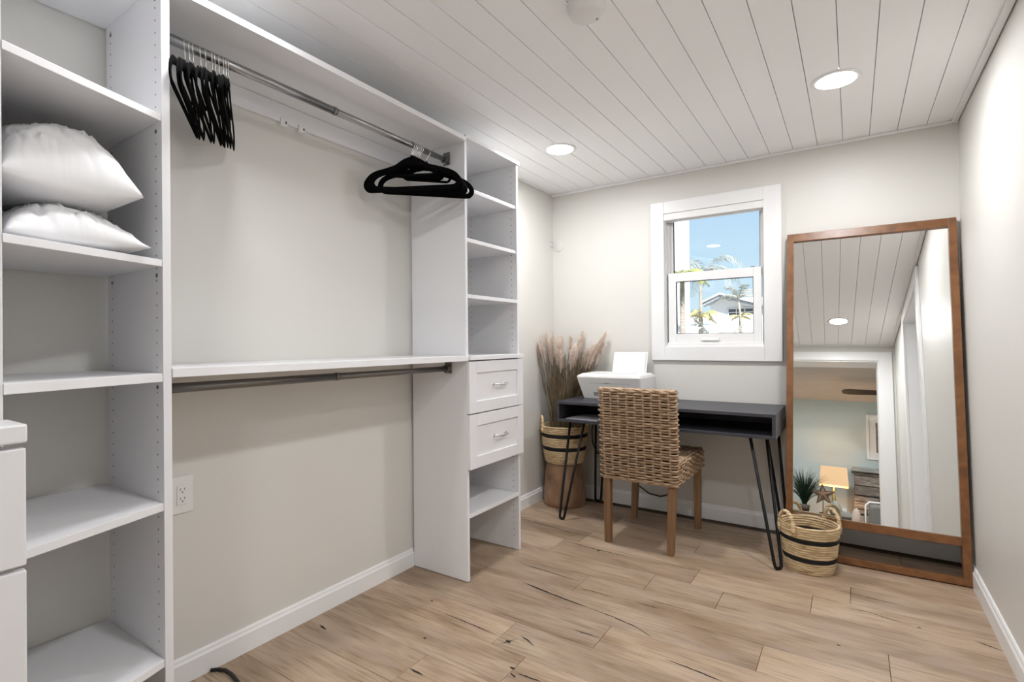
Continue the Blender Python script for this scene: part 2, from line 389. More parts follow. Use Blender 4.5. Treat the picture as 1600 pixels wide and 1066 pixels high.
def base_prof(h=0.1, t=0.015):
    return [(0,0),(t,0),(t,h-0.022),(t-0.005,h-0.014),(t-0.006,h-0.006),(t-0.010,h),(0,h)]
bp = [(XL+d, z) for d, z in base_prof(0.092)]
struct(MB().prism_y(bp, 0.677, 1.998).build('baseboard_left', M_trim), 'white baseboard under the hanging section')
struct(MB().prism_y(bp, 2.486, YB).build('trim_1', M_trim), 'white baseboard between closet tower and corner')
struct(MB().prism_x([(YB-d, z) for d, z in reversed(base_prof(0.098))], XL+0.015, XR-0.015).build('baseboard_back', M_trim), 'white baseboard below the window')
rb = MB().prism_y([(XR-d, z) for d, z in reversed(base_prof(0.092))], dy1+0.10, YB); rb.prism_y([(XR-d, z) for d, z in reversed(base_prof(0.092))], YR, dy0-0.10)
struct(rb.build('baseboard_right', M_trim), 'white baseboard under the right wall')
struct(MB().box(XL, XR, YB-0.018, YB, ZC-0.016, ZC).build('trim_2', M_trim, bevel=0.004), 'white ceiling trim above the window wall')
struct(MB().box(XR-0.030, XR-0.003, YR, YB-0.018, ZC-0.012, ZC).build('trim_3', M_trim, bevel=0.004), 'white ceiling trim along the right wall')
struct(MB().box(XL+0.003, XL+0.012, YR, YB-0.018, ZC-0.008, ZC).build('trim_4', M_trim), 'thin ceiling trim along the closet wall')
struct(MB().box(XL, XR-0.03, YR, YR+0.014, ZC-0.012, ZC).build('trim_5', M_trim), 'white ceiling trim above the doorway')

# doorway casing on the rear wall and closed door in the right wall
dc = thing('trim_6', 'white casing of the doorway seen in the mirror', 'casing'); del dc['category']; struct(dc)
for s_ in (YR, YR-0.22-0.018):
    MB().box(ox1, ox1+0.118, s_, s_+0.018, 0, oz+0.10).build('casing_board', M_trim, dc, bevel=0.002)
    MB().box(ox0-0.10, ox0, s_, s_+0.018, 0, oz+0.10).build('casing_board', M_trim, dc, bevel=0.002)
    MB().box(ox0, ox1, s_, s_+0.018, oz, oz+0.10).build('casing_board', M_trim, dc, bevel=0.002)
MB().box(ox1-0.012, ox1, YR-0.22, YR, 0, oz).build('jamb', M_trim, dc)
MB().box(ox0, ox0+0.012, YR-0.22, YR, 0, oz).build('jamb', M_trim, dc)
MB().box(ox0+0.012, ox1-0.012, YR-0.22, YR, oz-0.012, oz).build('jamb', M_trim, dc)
dr = thing('door_1', 'white panelled door in the right wall, seen in the mirror', 'door', (XR+0.1,1.5,0)); del dr['category']; struct(dr)
for a, b in ((dy0-0.10, dy0), (dy1, dy1+0.10)): MB().box(XR-0.018, XR, a, b, 0, dz+0.10).build('casing_board', M_trim, dr, bevel=0.002)
MB().box(XR-0.018, XR, dy0, dy1, dz, dz+0.10).build('casing_board', M_trim, dr, bevel=0.002)
MB().box(XR, XR+0.105, dy0, dy0+0.012, 0, dz).build('jamb', M_trim, dr); MB().box(XR, XR+0.105, dy1-0.012, dy1, 0, dz).build('jamb', M_trim, dr)
MB().box(XR, XR+0.105, dy0+0.012, dy1-0.012, dz-0.012, dz).build('jamb', M_trim, dr)
dl = MB().box(XR+0.105, XR+0.119, dy0+0.014, dy1-0.014, 0.008, dz-0.014).build('door_leaf', M_trim, dr)
for z0, z1 in ((0.20,0.95),(1.10,2.05)):
    MB().box(XR+0.099, XR+0.105, dy0+0.13, dy1-0.13, z0, z1).build('door_panel', M_trim, dl, bevel=0.006)
MB().lathe([(0,0),(0.026,0),(0.026,0.006),(0.012,0.010),(0.012,0.035),(0.026,0.045),(0.028,0.055),(0.020,0.066),(0,0.068)], 20, (XR+0.105,dy1-0.08,1.0), rot=Matrix.Rotation(-PI/2,3,'Y')).build('door_knob', M_steel, dl, smooth=True)

# window
wn = thing('window_1', 'white double-hung window above the desk with palms outside', 'window', (-0.77,YB,1.05)); del wn['category']; struct(wn)
cx0, cx1, cz0, cz1 = -1.177, -0.360, 1.048, 2.143
MB().box(cx0, wx0+0.004, YB-0.02, YB, cz0, cz1).build('casing_board', M_trim, wn, bevel=0.0025)
MB().box(wx1-0.004, cx1, YB-0.02, YB, cz0, cz1).build('casing_board', M_trim, wn, bevel=0.0025)
MB().box(wx0+0.004, wx1-0.004, YB-0.02, YB, wz1, cz1).build('casing_board', M_trim, wn, bevel=0.0025)
MB().box(wx0+0.004, wx1-0.004, YB-0.02, YB, cz0, wz0).build('casing_board', M_trim, wn, bevel=0.0025)
for a, b, c, d in ((wx0,wx0+0.010,wz0,wz1),(wx1-0.010,wx1,wz0,wz1),(wx0+0.010,wx1-0.010,wz0,wz0+0.012),(wx0+0.010,wx1-0.010,wz1-0.010,wz1)):
    MB().box(a, b, YB, YB+0.13, c, d).build('jamb', M_trim, wn, bevel=0.0015)
for a, b in ((wx0+0.010,wx0+0.024),(wx1-0.024,wx1-0.010)):
    MB().box(a, b, YB+0.050, YB+0.062, wz0+0.012, wz1-0.010).build('track', M_trim, wn, bevel=0.0015)
def sash(nm, x0, x1, z0, z1, gx0, gx1, gz0, gz1, y0, y1, lab):
    s_ = MB().box(x0, gx0, y0, y1, z0, z1).build(nm, M_trim, wn, bevel=0.002, label=lab)
    MB().box(gx1, x1, y0, y1, z0, z1).build('stile', M_trim, s_, bevel=0.002)
    MB().box(gx0, gx1, y0, y1, z0, gz0).build('rail', M_trim, s_, bevel=0.002)
    MB().box(gx0, gx1, y0, y1, gz1, z1).build('rail', M_trim, s_, bevel=0.002)
    yc = (y0+y1)/2
    for bx in ((gx0,gx0+0.0035,gz0,gz1),(gx1-0.0035,gx1,gz0,gz1),(gx0,gx1,gz0,gz0+0.0035),(gx0,gx1,gz1-0.0035,gz1)):
        MB().box(bx[0], bx[1], yc-0.008, yc+0.008, bx[2], bx[3]).build('gasket', M_black, s_)
    MB().box(gx0+0.003, gx1-0.003, yc-0.002, yc+0.002, gz0+0.003, gz1-0.003).build('pane', M_glass, s_)
    return s_
sash('upper_sash', wx0+0.012, wx1-0.012, 1.60, 2.048, -1.045, -0.492, 1.648, 2.028, YB+0.064, YB+0.092, 'upper sash with one clear pane')
ls = sash('lower_sash', -1.068, -0.482, 1.170, 1.648, -1.016, -0.527, 1.228, 1.588, YB+0.020, YB+0.048, 'lower sash with one clear pane')
MB().box(wx0+0.012, wx1-0.012, YB+0.010, YB+0.062, 1.154, 1.170).build('sill', M_trim, wn, bevel=0.003)
MB().prism_x([(YB-0.014+0.02,1.182),(YB+0.020,1.182),(YB+0.020,1.200),(YB+0.010,1.196)], -0.850, -0.735).build('sash_pull', M_plast, ls, bevel=0.002)
lk = MB().box(-0.83, -0.775, YB+0.024, YB+0.046, 1.648, 1.660).build('sash_lock', M_plast2, ls, bevel=0.003)
MB().box(-0.545, -0.52, YB+0.026, YB+0.044, 1.648, 1.656).build('tilt_latch', M_plast2, ls, bevel=0.002)
sh = MB().box(wx0-0.008, wx1+0.008, YB-0.014, YB+0.048, 2.012, 2.0598).build('roller_shade', M_trim, None, bevel=0.006)
tag(sh, 'white roller shade cassette across the top of the window', 'roller shade')
MB().tube([(wx0-0.004,YB+0.02,2.008),(wx1+0.004,YB+0.02,2.008)], 0.007, 10).build('hem_bar', M_trim, sh, smooth=True)

# ================================================================== CEILING FITTINGS
def downlight(x, y, label, far=False, zc=ZC, dim=False):
    t = thing('recessed_light', label, 'ceiling light', (x,y,zc), None if far else 'round recessed lights in the plank ceiling')
    MB().lathe([(0.074,-0.002),(0.078,-0.006),(0.092,-0.004),(0.097,0.0),(0.074,0.0),(0.074,-0.002)], 40, (x,y,zc)).build('trim_ring', M_trim, t, smooth=True)
    MB().lathe([(0.0,-0.0025),(0.074,-0.0025)], 40, (x,y,zc)).build('lens', M_flens if far else (M_lens2 if dim else M_lens), t)
    return t
downlight(-1.455, 2.745, 'round recessed light in the ceiling near the tall closet tower')
downlight(-0.053, 2.715, 'round recessed light in the ceiling above the leaning mirror')
downlight(-0.041, 0.837, 'round recessed light near the doorway, seen in the mirror')
downlight(-1.405, 0.72, 'round recessed light over the pillow shelves, reflected in the window', dim=True)
sm = thing('smoke_detector', 'white round smoke detector on the plank ceiling', 'smoke detector', (-0.755,1.625,ZC))
MB().lathe([(0.066,0.0),(0.066,-0.010),(0.064,-0.014)], 36, (-0.755,1.625,ZC)).build('base_ring', M_plast, sm, smooth=True)
MB().lathe([(0.064,-0.014),(0.060,-0.020),(0.057,-0.032),(0.050,-0.037),(0.0,-0.038)], 36, (-0.755,1.625,ZC)).build('cover', M_plast, sm, smooth=True)
MB().lathe([(0.004,-0.0375),(0.004,-0.040),(0,-0.040)], 12, (-0.73,1.66,ZC)).build('test_button', M_plast2, sm)

# ================================================================== CLOSET SYSTEM
XF = -1.577
def holes(x, zs, y, nrm, parent):
    b = MB()
    for z in zs:
        b.add([(x+0.0028*math.cos(-nrm*2*PI*k/8), y+nrm*0.0005, z+0.0028*math.sin(-nrm*2*PI*k/8)) for k in range(8)], [tuple(range(8))])
    return b.build('shelf_pin_hole', M_hole, parent, kind='stuff')
def zrange(a, b, st=0.0345):
    r = []; z = a
    while z < b: r.append(z); z += st
    return r

# shelf tower on the left: deeper towards the drawer cabinet, so its shelves have slanted fronts
YP0, YP1 = 0.655, 0.676
lt = thing('closet_shelf_tower', 'white open shelf tower with slanted shelves holding two pillows', 'shelving', (XL+0.2,0.5,0))
def slantx(y): return -1.580 + 0.345*(0.655 - y)
pn = MB().box(XL+0.016, XF, YP0, YP1, 0.0, 2.205).build('side_panel', M_mel, lt, bevel=0.001)
lpn = MB().box(XL+0.016, slantx(0.3115)-0.004, 0.2935, 0.3115, 0.0, 2.205).build('side_panel', M_mel, lt, bevel=0.001)
for zt, th in ((1.816,0.019),(1.416,0.019),(1.104,0.023),(0.748,0.021),(0.321,0.021)):
    MB().prism([(XL+0.004,0.3115),(slantx(0.3115),0.3115),(slantx(YP0),YP0),(XL+0.004,YP0)], zt-th, zt).build('shelf', M_mel, lt, bevel=0.001)
MB().prism([(XL+0.004,0.2935),(slantx(0.3115),0.2935),(slantx(0.676),0.676),(XL+0.004,0.676)], 2.205, 2.224).build('top_panel', M_mel, lt, bevel=0.001)
MB().prism([(XL+0.004,0.3115),(slantx(0.3115)-0.02,0.3115),(slantx(YP0)-0.02,YP0),(XL+0.004,YP0)], 2.180, 2.199).build('shelf', M_mel, lt, bevel=0.001)
holes(-1.612, zrange(0.36, 2.17), YP0, -1, pn); holes(-1.915, zrange(0.36, 2.17), YP0, -1, pn)
cmb = MB()
for z in (1.775, 1.065, 2.145, 1.375):
    for xx in (-1.612, -1.915): cmb.lathe([(0.0,0.0012),(0.006,0.001),(0.006,0)], 10, (xx,YP0,z), rot=Matrix.Rotation(PI/2,3,'X'))
cmb.build('cam_lock', M_dsteel, pn, kind='stuff')

# drawer cabinet in the left foreground
dcab = thing('drawer_cabinet', 'white drawer cabinet cut by the left edge of the photo', 'cabinet', (-1.6,0.22,0))
MB().box(XL+0.016, -1.375, 0.120, 0.2925, 0.0, 0.985).build('body', M_mel, dcab)
MB().prism([(XL+0.016,0.118),(-1.333,0.118),(-1.333,0.318),(-1.455,0.318),(-1.455,0.2925),(XL+0.016,0.2925)], 0.995, 1.031).build('countertop', M_mel, dcab, bevel=0.004)
for z0, z1 in ((0.757,0.984),(0.520,0.748),(0.283,0.511),(0.06,0.274)):
    MB().box(-1.362, -1.340, 0.122, 0.317, z0, z1).build('drawer', M_mel, dcab, bevel=0.003)

# long shelves
us = MB().box(XL+0.002, XF+0.002, YP1+0.001, 1.996, 2.172, 2.194).build('closet_shelf', M_mel, bevel=0.001)
tag(us, 'long white upper shelf spanning the hanging section near the ceiling', 'shelf', 'long shelves of the hanging section')
msf = MB().box(XL+0.002, XF+0.004, YP1+0.001, 1.996, 1.091, 1.117).build('closet_shelf', M_mel, bevel=0.0015)
tag(msf, 'long white middle shelf above the lower empty rod', 'shelf', 'long shelves of the hanging section')
cl = thing('hanging_rail', 'white wall rail under the upper shelf behind the hangers', 'wall rail', (XL,1.3,2.12))
MB().box(XL+0.001, XL+0.014, YP1+0.001, 1.996, 2.096, 2.171).build('rail_strip', M_mel, cl, bevel=0.001)
for y in (1.262, 1.345):
    c_ = MB().box(XL+0.001, XL+0.022, y-0.016, y+0.016, 2.080, 2.112).build('clip', M_plast, cl, bevel=0.003)
    MB().box(XL+0.022, XL+0.024, y+0.004, y+0.009, 2.090, 2.100).build('screw_slot', M_hole, c_)
def rod(z, material, label):
    t = thing('closet_rod', label, 'closet rod', (-1.70,1.33,z))
    MB().tube([(-1.70,YP1+0.003,z),(-1.70,1.32,z)], 0.0150, 20).build('tube', material, t, smooth=True)
    MB().tube([(-1.70,1.318,z),(-1.70,1.993,z)], 0.0135, 20).build('inner_tube', material, t, smooth=True)
    MB().tube([(-1.70,1.312,z),(-1.70,1.325,z)], 0.0160, 20).build('collar', M_dsteel, t, smooth=True)
    for y, s_ in ((1.996,-1),(YP1+0.001,1)):
        b = MB().box(-1.722, -1.678, min(y,y+s_*0.006), max(y,y+s_*0.006), z-0.024, z+0.040).build('end_bracket', M_dsteel, t, bevel=0.003)
        MB().tube([(-1.70,y+s_*0.004,z),(-1.70,y+s_*0.028,z)], 0.0195, 18).build('cup', M_dsteel, b, smooth=False)
    return t
rod(2.100, M_steel, 'steel closet rod under the upper shelf carrying black hangers')
rod(1.052, M_dsteel, 'empty dark steel closet rod under the middle shelf')

# tower on the right with drawers
rt_ = thing('closet_drawer_tower', 'tall white closet tower with two shaker drawers and open shelves', 'shelving', (-1.77,2.24,0))
TL0, TL1, TR0, TR1, XT = 1.998, 2.016, 2.466, 2.484, -1.590
MB().box(XL+0.016, XT, TL0, TL1, 0.003, 2.190).build('side_panel', M_mel, rt_, bevel=0.001)
rp = MB().box(XL+0.016, XT, TR0, TR1, 0.003, 2.190).build('side_panel', M_mel, rt_, bevel=0.001)
MB().box(XL+0.002, XT+0.012, TL0, TR1+0.004, 2.190, 2.208).build('top_panel', M_mel, rt_, bevel=0.001)
for zt in (1.957, 1.703, 1.422):
    MB().box(XL+0.004, XT-0.006 if zt > 1.5 else XT, TL1, TR0, zt-0.019, zt).build('shelf', M_mel, rt_, bevel=0.001)
MB().box(XL+0.004, XT, TL1, TR0, 0.310, 0.330).build('shelf', M_mel, rt_, bevel=0.001)
MB().box(XL+0.004, XT+0.030, TL0, TR1+0.006, 1.094, 1.116).build('ledge', M_mel, rt_, bevel=0.0015)
holes(-1.625, zrange(0.08, 0.53)+zrange(1.16, 2.18), TR0, -1, rp); holes(-1.915, zrange(0.36, 0.53)+zrange(1.16, 2.18), TR0, -1, rp)
def drawer(z0, z1):
    y0, y1 = TL0-0.002, TR1+0.004; xb, xf = XT+0.001, XT+0.022; fw_ = 0.058
    d = MB().box(xb, xf-0.009, y0+fw_-0.004, y1-fw_+0.004, z0+fw_-0.004, z1-fw_+0.004).build('drawer', M_mel, rt_)
    for bx in ((y0,y0+fw_,z0,z1),(y1-fw_,y1,z0,z1),(y0+fw_,y1-fw_,z0,z0+fw_),(y0+fw_,y1-fw_,z1-fw_,z1)):
        MB().box(xb, xf, *bx).build('frame_board', M_mel, d, bevel=0.0012)
    yc, zc_ = (y0+y1)/2+0.02, (z0+z1)/2+0.004; xq = xf-0.009
    hb = MB().tube([(xq,yc-0.052,zc_),(xq+0.012,yc-0.052,zc_),(xq+0.021,yc-0.044,zc_-0.001),(xq+0.025,yc-0.02,zc_-0.004),(xq+0.026,yc,zc_-0.005),(xq+0.025,yc+0.02,zc_-0.004),(xq+0.021,yc+0.044,zc_-0.001),(xq+0.012,yc+0.052,zc_),(xq,yc+0.052,zc_)], 0.005, 12, rad=[.006,.005,.0055,.0045,.0042,.0045,.0055,.005,.006])
    for s_ in (-1,1): hb.lathe([(0,0.004),(0.009,0.003),(0.0095,0)], 16, (xq,yc+s_*0.052,zc_), rot=Matrix.Rotation(PI/2,3,'Y'))
    hb.build('handle', M_chrome, d, smooth=True, label='chrome arched drawer handle')
    MB().box(XL+0.06, xb, TL1+0.012, TR0-0.012, z0+0.03, z1-0.04).build('drawer_box', M_mel, d)
drawer(0.830, 1.088); drawer(0.555, 0.824)

# ================================================================== HANGERS
def make_hanger():
    t = thing('clothes_hanger', 'black velvet hanger', 'hanger')
    pts = []
    def cat(ps, n=5):
        ps = [Vector((p[0],0,p[1])) for p in ps]; N_ = len(ps); o = []
        for i in range(N_):
            p0, p1, p2, p3 = ps[(i-1)%N_], ps[i], ps[(i+1)%N_], ps[(i+2)%N_]
            for k in range(n):
                u = k/n
                o.append(0.5*((2*p1)+(-p0+p2)*u+(2*p0-5*p1+4*p2-p3)*u*u+(-p0+3*p1-3*p2+p3)*u**3))
        return o
    half = [(0.0,-0.066),(0.035,-0.076),(0.075,-0.100),(0.130,-0.116),(0.178,-0.132),(0.206,-0.152),(0.217,-0.176),(0.207,-0.196),(0.185,-0.202),(0.10,-0.202)]
    loop = half + [(0,-0.202)] + [(-x, z) for x, z in reversed(half[1:])]
    P = cat(loop)
    b = MB().tube(P, 0.0125, 8, closed=True, flat=(0.22,1.0), up=(0,1,0))
    b.tube([(-0.115,0,-0.116),(-0.105,0,-0.134),(-0.095,0,-0.139),(0.095,0,-0.139),(0.105,0,-0.134),(0.115,0,-0.116)], 0.006, 8, flat=(0.4,1.0), up=(0,1,0))
    b.tube([(-0.05,0,-0.089),(-0.02,0,-0.080),(0.02,0,-0.080),(0.05,0,-0.089)], 0.012, 8, flat=(0.22,1.0), up=(0,1,0))
    b.tube([(0,0,-0.045),(0,0,-0.052),(0,0,-0.07)], 0.008, 8, rad=[0.003,0.0055,0.012], flat=(0.45,1.0), up=(0,1,0))
    b.build('body', M_velvet, t, smooth=True)
    hk = [(0,0,-0.048),(0,0,-0.034)]
    R_ = 0.0185
    for a in range(-60, 200, 20): hk.append((R_*math.cos(math.radians(a)), 0, R_*math.sin(math.radians(a))))
    MB().tube(hk, 0.0018, 8).build('hook', M_chrome, t, smooth=True, label='bare metal hook')
    return t
hang0 = make_hanger(); first = True
rnd = random.Random(11)
ords = ['first','second','third','fourth','fifth','sixth','seventh','eighth','ninth','tenth','eleventh','twelfth']
specs = []
ysL = [0.772, 0.785, 0.796, 0.818, 0.833, 0.853, 0.862, 0.874, 0.888, 0.896, 0.904]
for i, y in enumerate(ysL):
    lab = 'black velvet hanger beside the pillow shelves, %s of its bunch counting from the shelf panel' % ords[i]
    specs.append((y, -33.5 + 0.2*i + rnd.uniform(-1.2,1.2), rnd.uniform(-1,1), lab, 'hangers bunched beside the pillow shelves'))
ysR = [1.742, 1.752, 1.762, 1.773, 1.785, 1.797, 1.846]
for i, y in enumerate(ysR):
    lab = 'black velvet hanger near the drawer tower, %s of its bunch counting towards the tower' % ords[i]
    specs.append((y, (30 + i*3.2) + rnd.uniform(-2,2), rnd.uniform(-1.5,1.5), lab, 'hangers bunched near the drawer tower'))
for y, a, tl, lab, grp in specs:
    h = hang0 if first else copy_tree(hang0); first = False
    h.location = (-1.70, y, 2.100-0.0015); h.rotation_euler = (0, math.radians(tl), math.radians(a))
    h['label'] = lab; h['group'] = grp

# ================================================================== PILLOWS
def pillow(cx, cy, z0, hx, hy, h, seed, label, lift=0.0):
    nu, nv = 60, 60; b = MB(); random.seed(seed)
    def P(i, j, top):
        u = -1+2*i/(nu-1); v = -1+2*j/(nv-1)
        e_ = max(0.0, (1-abs(u)**2.4))*max(0.0, (1-abs(v)**2.4))
        th = e_**0.55
        pin = 1-0.13*(1-abs(u)**2)*0 - 0.11*(1-u*u)*abs(v)**3
        pin2 = 1-0.11*(1-v*v)*abs(u)**3
        x = cx + hx*u*pin2*1.0; y = cy + hy*v*pin
        wr = 0.6*noise.noise(Vector((u*1.6+seed, v*2.4-seed, seed*1.7))) + 0.20*noise.noise(Vector((u*4+v*2+seed, v*3.2-u*2, seed)))
        cre = abs(noise.noise(Vector((u*1.3-v*2.0+seed*3, v*0.9+u*1.4, 4.0+seed))))
        cre2 = abs(noise.noise(Vector((u*2.6+v*1.9-seed, v*2.8-u*1.2, 9.0+seed))))
        mid = h*0.16
        z = z0 + mid + (th*h*0.84 + (wr*0.026 - (0.09-min(cre,0.09))*0.14 + (0.09-min(cre2,0.09))*0.09)*min(1.0,th*1.2) if top else -th*h*0.16 + wr*0.003*th)
        if not top: z = max(z, z0+0.001)
        return (x, y, z)
    b.grid(nu, nv, lambda i, j: P(i, j, True)); o = len(b.v)
    b.grid(nu, nv, lambda i, nj: P(i, nv-1-nj, False))
    ob = b.build('pillow', M_linen, None, smooth=True)
    wd = ob.modifiers.new('weld', 'WELD'); wd.merge_threshold = 0.0008
    tag(ob, label, 'pillow', 'white pillows on the shelf')
    return ob
pillow(-1.735, 0.470, 1.4165, 0.205, 0.140, 0.120, 2, 'lower white pillow lying directly on the shelf')
pillow(-1.745, 0.462, 1.532, 0.205, 0.138, 0.220, 5, 'upper plump white pillow stacked on the other pillow')

# ================================================================== WALL FITTINGS
ou = thing('wall_outlet', 'white double wall outlet low on the closet wall', 'outlet', (XL,0.872,0.657))
MB().box(XL, XL+0.006, 0.832, 0.908, 0.593, 0.722).build('cover_plate', M_plast, ou, bevel=0.003)
rc = MB().box(XL+0.006, XL+0.009, 0.853, 0.887, 0.624, 0.692).build('receptacle', M_plast, ou, bevel=0.0015)
for zc_ in (0.674, 0.642):
    for y in (0.864, 0.877): MB().box(XL+0.009, XL+0.0095, y-0.001, y+0.001, zc_, zc_+0.008).build('slot', M_hole, rc)
    MB().lathe([(0,0.0005),(0.0025,0.0005)], 8, (XL+0.009,0.8705,zc_-0.006), rot=Matrix.Rotation(PI/2,3,'Y')).build('slot', M_hole, rc)
for zc_ in (0.704, 0.611): MB().lathe([(0,0.0008),(0.003,0.0004),(0.003,0)], 10, (XL+0.006,0.870,zc_), rot=Matrix.Rotation(PI/2,3,'Y')).build('screw', M_plast, ou)
rp_ = thing('blank_cover', 'round white blank cover plate in the corner above the grass', 'cover plate', (-1.918,YB,1.932))
MB().lathe([(0,0.006),(0.040,0.006),(0.045,0.003),(0.046,0)], 36, (-1.918,YB,1.932), rot=Matrix.Rotation(PI/2,3,'X')).build('disc', mat('warm_white_cover', (0.70,0.69,0.66), 0.4), rp_, smooth=True)
MB().lathe([(0,0.0075),(0.003,0.007),(0.004,0.006)], 10, (-1.918,YB,1.932), rot=Matrix.Rotation(PI/2,3,'X')).build('screw', M_plast, rp_)
wh = thing('wall_hook', 'tiny wire hook on the wall beside the round cover', 'hook', (XL,3.545,1.94))
MB().box(XL, XL+0.004, 3.535, 3.552, 1.915, 1.965).build('plate', M_wall, wh, bevel=0.001)
for z in (1.925, 1.957): MB().tube([(XL+0.004,3.538,z+0.004),(XL+0.012,3.545,z+0.003),(XL+0.012,3.552,z-0.004)], 0.0018, 6).build('wire', M_steel, wh)
cb = MB().tube([(-1.946,0.955,0.006),(-1.93,0.972,0.006),(-1.90,0.984,0.006),(-1.86,0.984,0.006),(-1.80,0.974,0.006),(-1.70,0.94,0.006),(-1.62,0.86,0.006),(-1.60,0.75,0.006)], 0.0062, 10).build('extension_cord', M_cord, None, smooth=True)
tag(cb, 'thick black cord on the floor by the left baseboard', 'cord')

# ================================================================== DESK
dk = thing('writing_desk', 'charcoal wood desk with open cubby and black hairpin legs', 'desk', (-0.99,3.3,0))
DX0, DX1, DY0, DY1, DZ0, DZ1, TH = -1.660, -0.345, 3.050, 3.540, 0.650, 0.785, 0.018
MB().box(DX0, DX1, DY0, DY1, DZ1-TH, DZ1).build('desktop', M_desk, dk, bevel=0.0015)
MB().box(DX0, DX1, DY0, DY1, DZ0, DZ0+TH).build('bottom_board', M_desk, dk, bevel=0.0015)
MB().box(DX0, DX0+TH, DY0, DY1, DZ0+TH, DZ1-TH).build('side_board', M_desk, dk, bevel=0.0015)
MB().box(DX1-TH, DX1, DY0, DY1, DZ0+TH, DZ1-TH).build('side_board', M_desk, dk, bevel=0.0015)
MB().box(DX0+TH, DX1-TH, DY1-0.012, DY1, DZ0+TH, DZ1-TH).build('back_board', M_desk, dk)
def hairpin(fx, fy, ax, ay, bx, by):
    F = Vector((fx,fy,0.008)); A = Vector((ax,ay,DZ0-0.002)); B = Vector((bx,by,DZ0-0.002))
    fa = F + (A-F).normalized()*0.02 ; fb = F + (B-F).normalized()*0.02
    sd = (B-A); sd.z = 0; sd.normalize()
    fa = fa - sd*0.020 + Vector((0,0,0.006)); fb = fb + sd*0.020 + Vector((0,0,0.006))
    b = MB().tube([A, fa, F-sd*0.018+Vector((0,0,0.006)), F-sd*0.011, F+sd*0.011, F+sd*0.018+Vector((0,0,0.006)), fb, B], 0.0082, 10)
    l_ = b.build('leg', M_black, dk, smooth=True, label='black steel hairpin leg')
    MB().box(min(ax,bx)-0.012, max(ax,bx)+0.012, min(ay,by)-0.012, max(ay,by)+0.012, DZ0-0.003, DZ0-0.0002).build('mounting_plate', M_black, l_)
hairpin(-1.625, 3.045, -1.595, 3.125, -1.475, 3.085)
hairpin(-0.330, 2.965, -0.475, 3.085, -0.405, 3.165)
hairpin(-1.580, 3.530, -1.560, 3.46, -1.50, 3.49)
hairpin(-0.350, 3.500, -0.450, 3.49, -0.375, 3.42)
pp = MB().prism([(-1.60,3.075),(-1.375,3.065),(-1.36,3.30),(-1.585,3.31)], DZ0+TH+0.001, DZ0+TH+0.006).build('paper_stack', M_paper2, None)
tag(pp, 'thin stack of white paper in the desk cubby', 'paper')

# printer
pr = thing('printer', 'white desktop printer with a raised paper tray on the desk', 'printer', (-1.35,3.37,DZ1))
PX0, PX1, PY0, PY1, PZ = -1.585, -1.130, 3.190, 3.500, DZ1+0.004
def taper(x0,x1,y0,y1,z0, X0,X1,Y0,Y1,z1):
    return MB().add([(x0,y0,z0),(x1,y0,z0),(x1,y1,z0),(x0,y1,z0),(X0,Y0,z1),(X1,Y0,z1),(X1,Y1,z1),(X0,Y1,z1)],[(0,3,2,1),(4,5,6,7),(0,1,5,4),(1,2,6,5),(2,3,7,6),(3,0,4,7)])
taper(PX0+0.035,PX1-0.010,PY0+0.05,PY1,PZ, PX0,PX1,PY0,PY1,PZ+0.160).build('body', M_plast, pr, bevel=0.012, segs=4)
taper(PX0+0.004,PX1-0.004,PY0+0.004,PY1-0.03,PZ+0.160, PX0+0.03,PX1-0.02,PY0+0.035,PY1-0.035,PZ+0.176).build('scanner_lid', M_plast, pr, bevel=0.004, segs=3)
MB().box(PX0+0.05, PX1-0.09, PY0+0.06, PY1-0.07, PZ+0.1765, PZ+0.180).build('lid_pad', M_plast, pr, bevel=0.003)
MB().box(PX0+0.03, PX1-0.02, PY0+0.05, PY1-0.02, DZ1, PZ).build('foot_pad', M_plast2, pr)
def on_front(z, x0, x1, d, hgt):   # strip lying on the sloped front
    t = (z-PZ)/0.160; y = PY0+0.05*(1-t)
    return MB().prism_x([(y-d,z),(y+0.004,z),(y+0.004-0.05*hgt/0.16,z+hgt),(y-d-0.05*hgt/0.16,z+hgt)], x0, x1)
on_front(PZ+0.112, PX0+0.095, PX1-0.075, 0.0006, 0.0016).build('front_seam', M_plast2, pr)
on_front(PZ+0.111, PX0+0.20, PX0+0.235, 0.001, 0.006).build('tray_grip', M_plast2, pr)
on_front(PZ+0.025, PX0+0.115, PX0+0.165, 0.001, 0.026).build('control_panel', M_plast2, pr, bevel=0.002)
MB().prism_x([(PY1-0.030,PZ+0.150),(PY1-0.022,PZ+0.150),(PY1+0.030,PZ+0.316),(PY1+0.022,PZ+0.316)], PX0+0.145, PX1-0.060).build('paper_support', M_plast, pr, bevel=0.004)
py_ = MB().prism_x([(PY1-0.036,PZ+0.150),(PY1-0.032,PZ+0.150),(PY1+0.014,PZ+0.305),(PY1+0.010,PZ+0.305)], PX0+0.150, PX1-0.072).build('printer_paper', M_paper)
tag(py_, 'white sheets standing in the printer feed', 'paper')
cd = MB().tube([(-1.60,3.560,0.78),(-1.60,3.560,0.70),(-1.615,3.556,0.60),(-1.635,3.552,0.52),(-1.63,3.550,0.43),(-1.60,3.550,0.36),(-1.53,3.55,0.325),(-1.45,3.55,0.32),(-1.36,3.55,0.25),(-1.28,3.55,0.16),(-1.20,3.55,0.112),(-1.12,3.55,0.104),(-1.06,3.55,0.13),(-1.03,3.553,0.22),(-1.03,3.553,0.36)], 0.0045, 8).build('power_cord', M_cord, None, smooth=True)
tag(cd, 'thin black power cord hanging under the desk', 'cord')

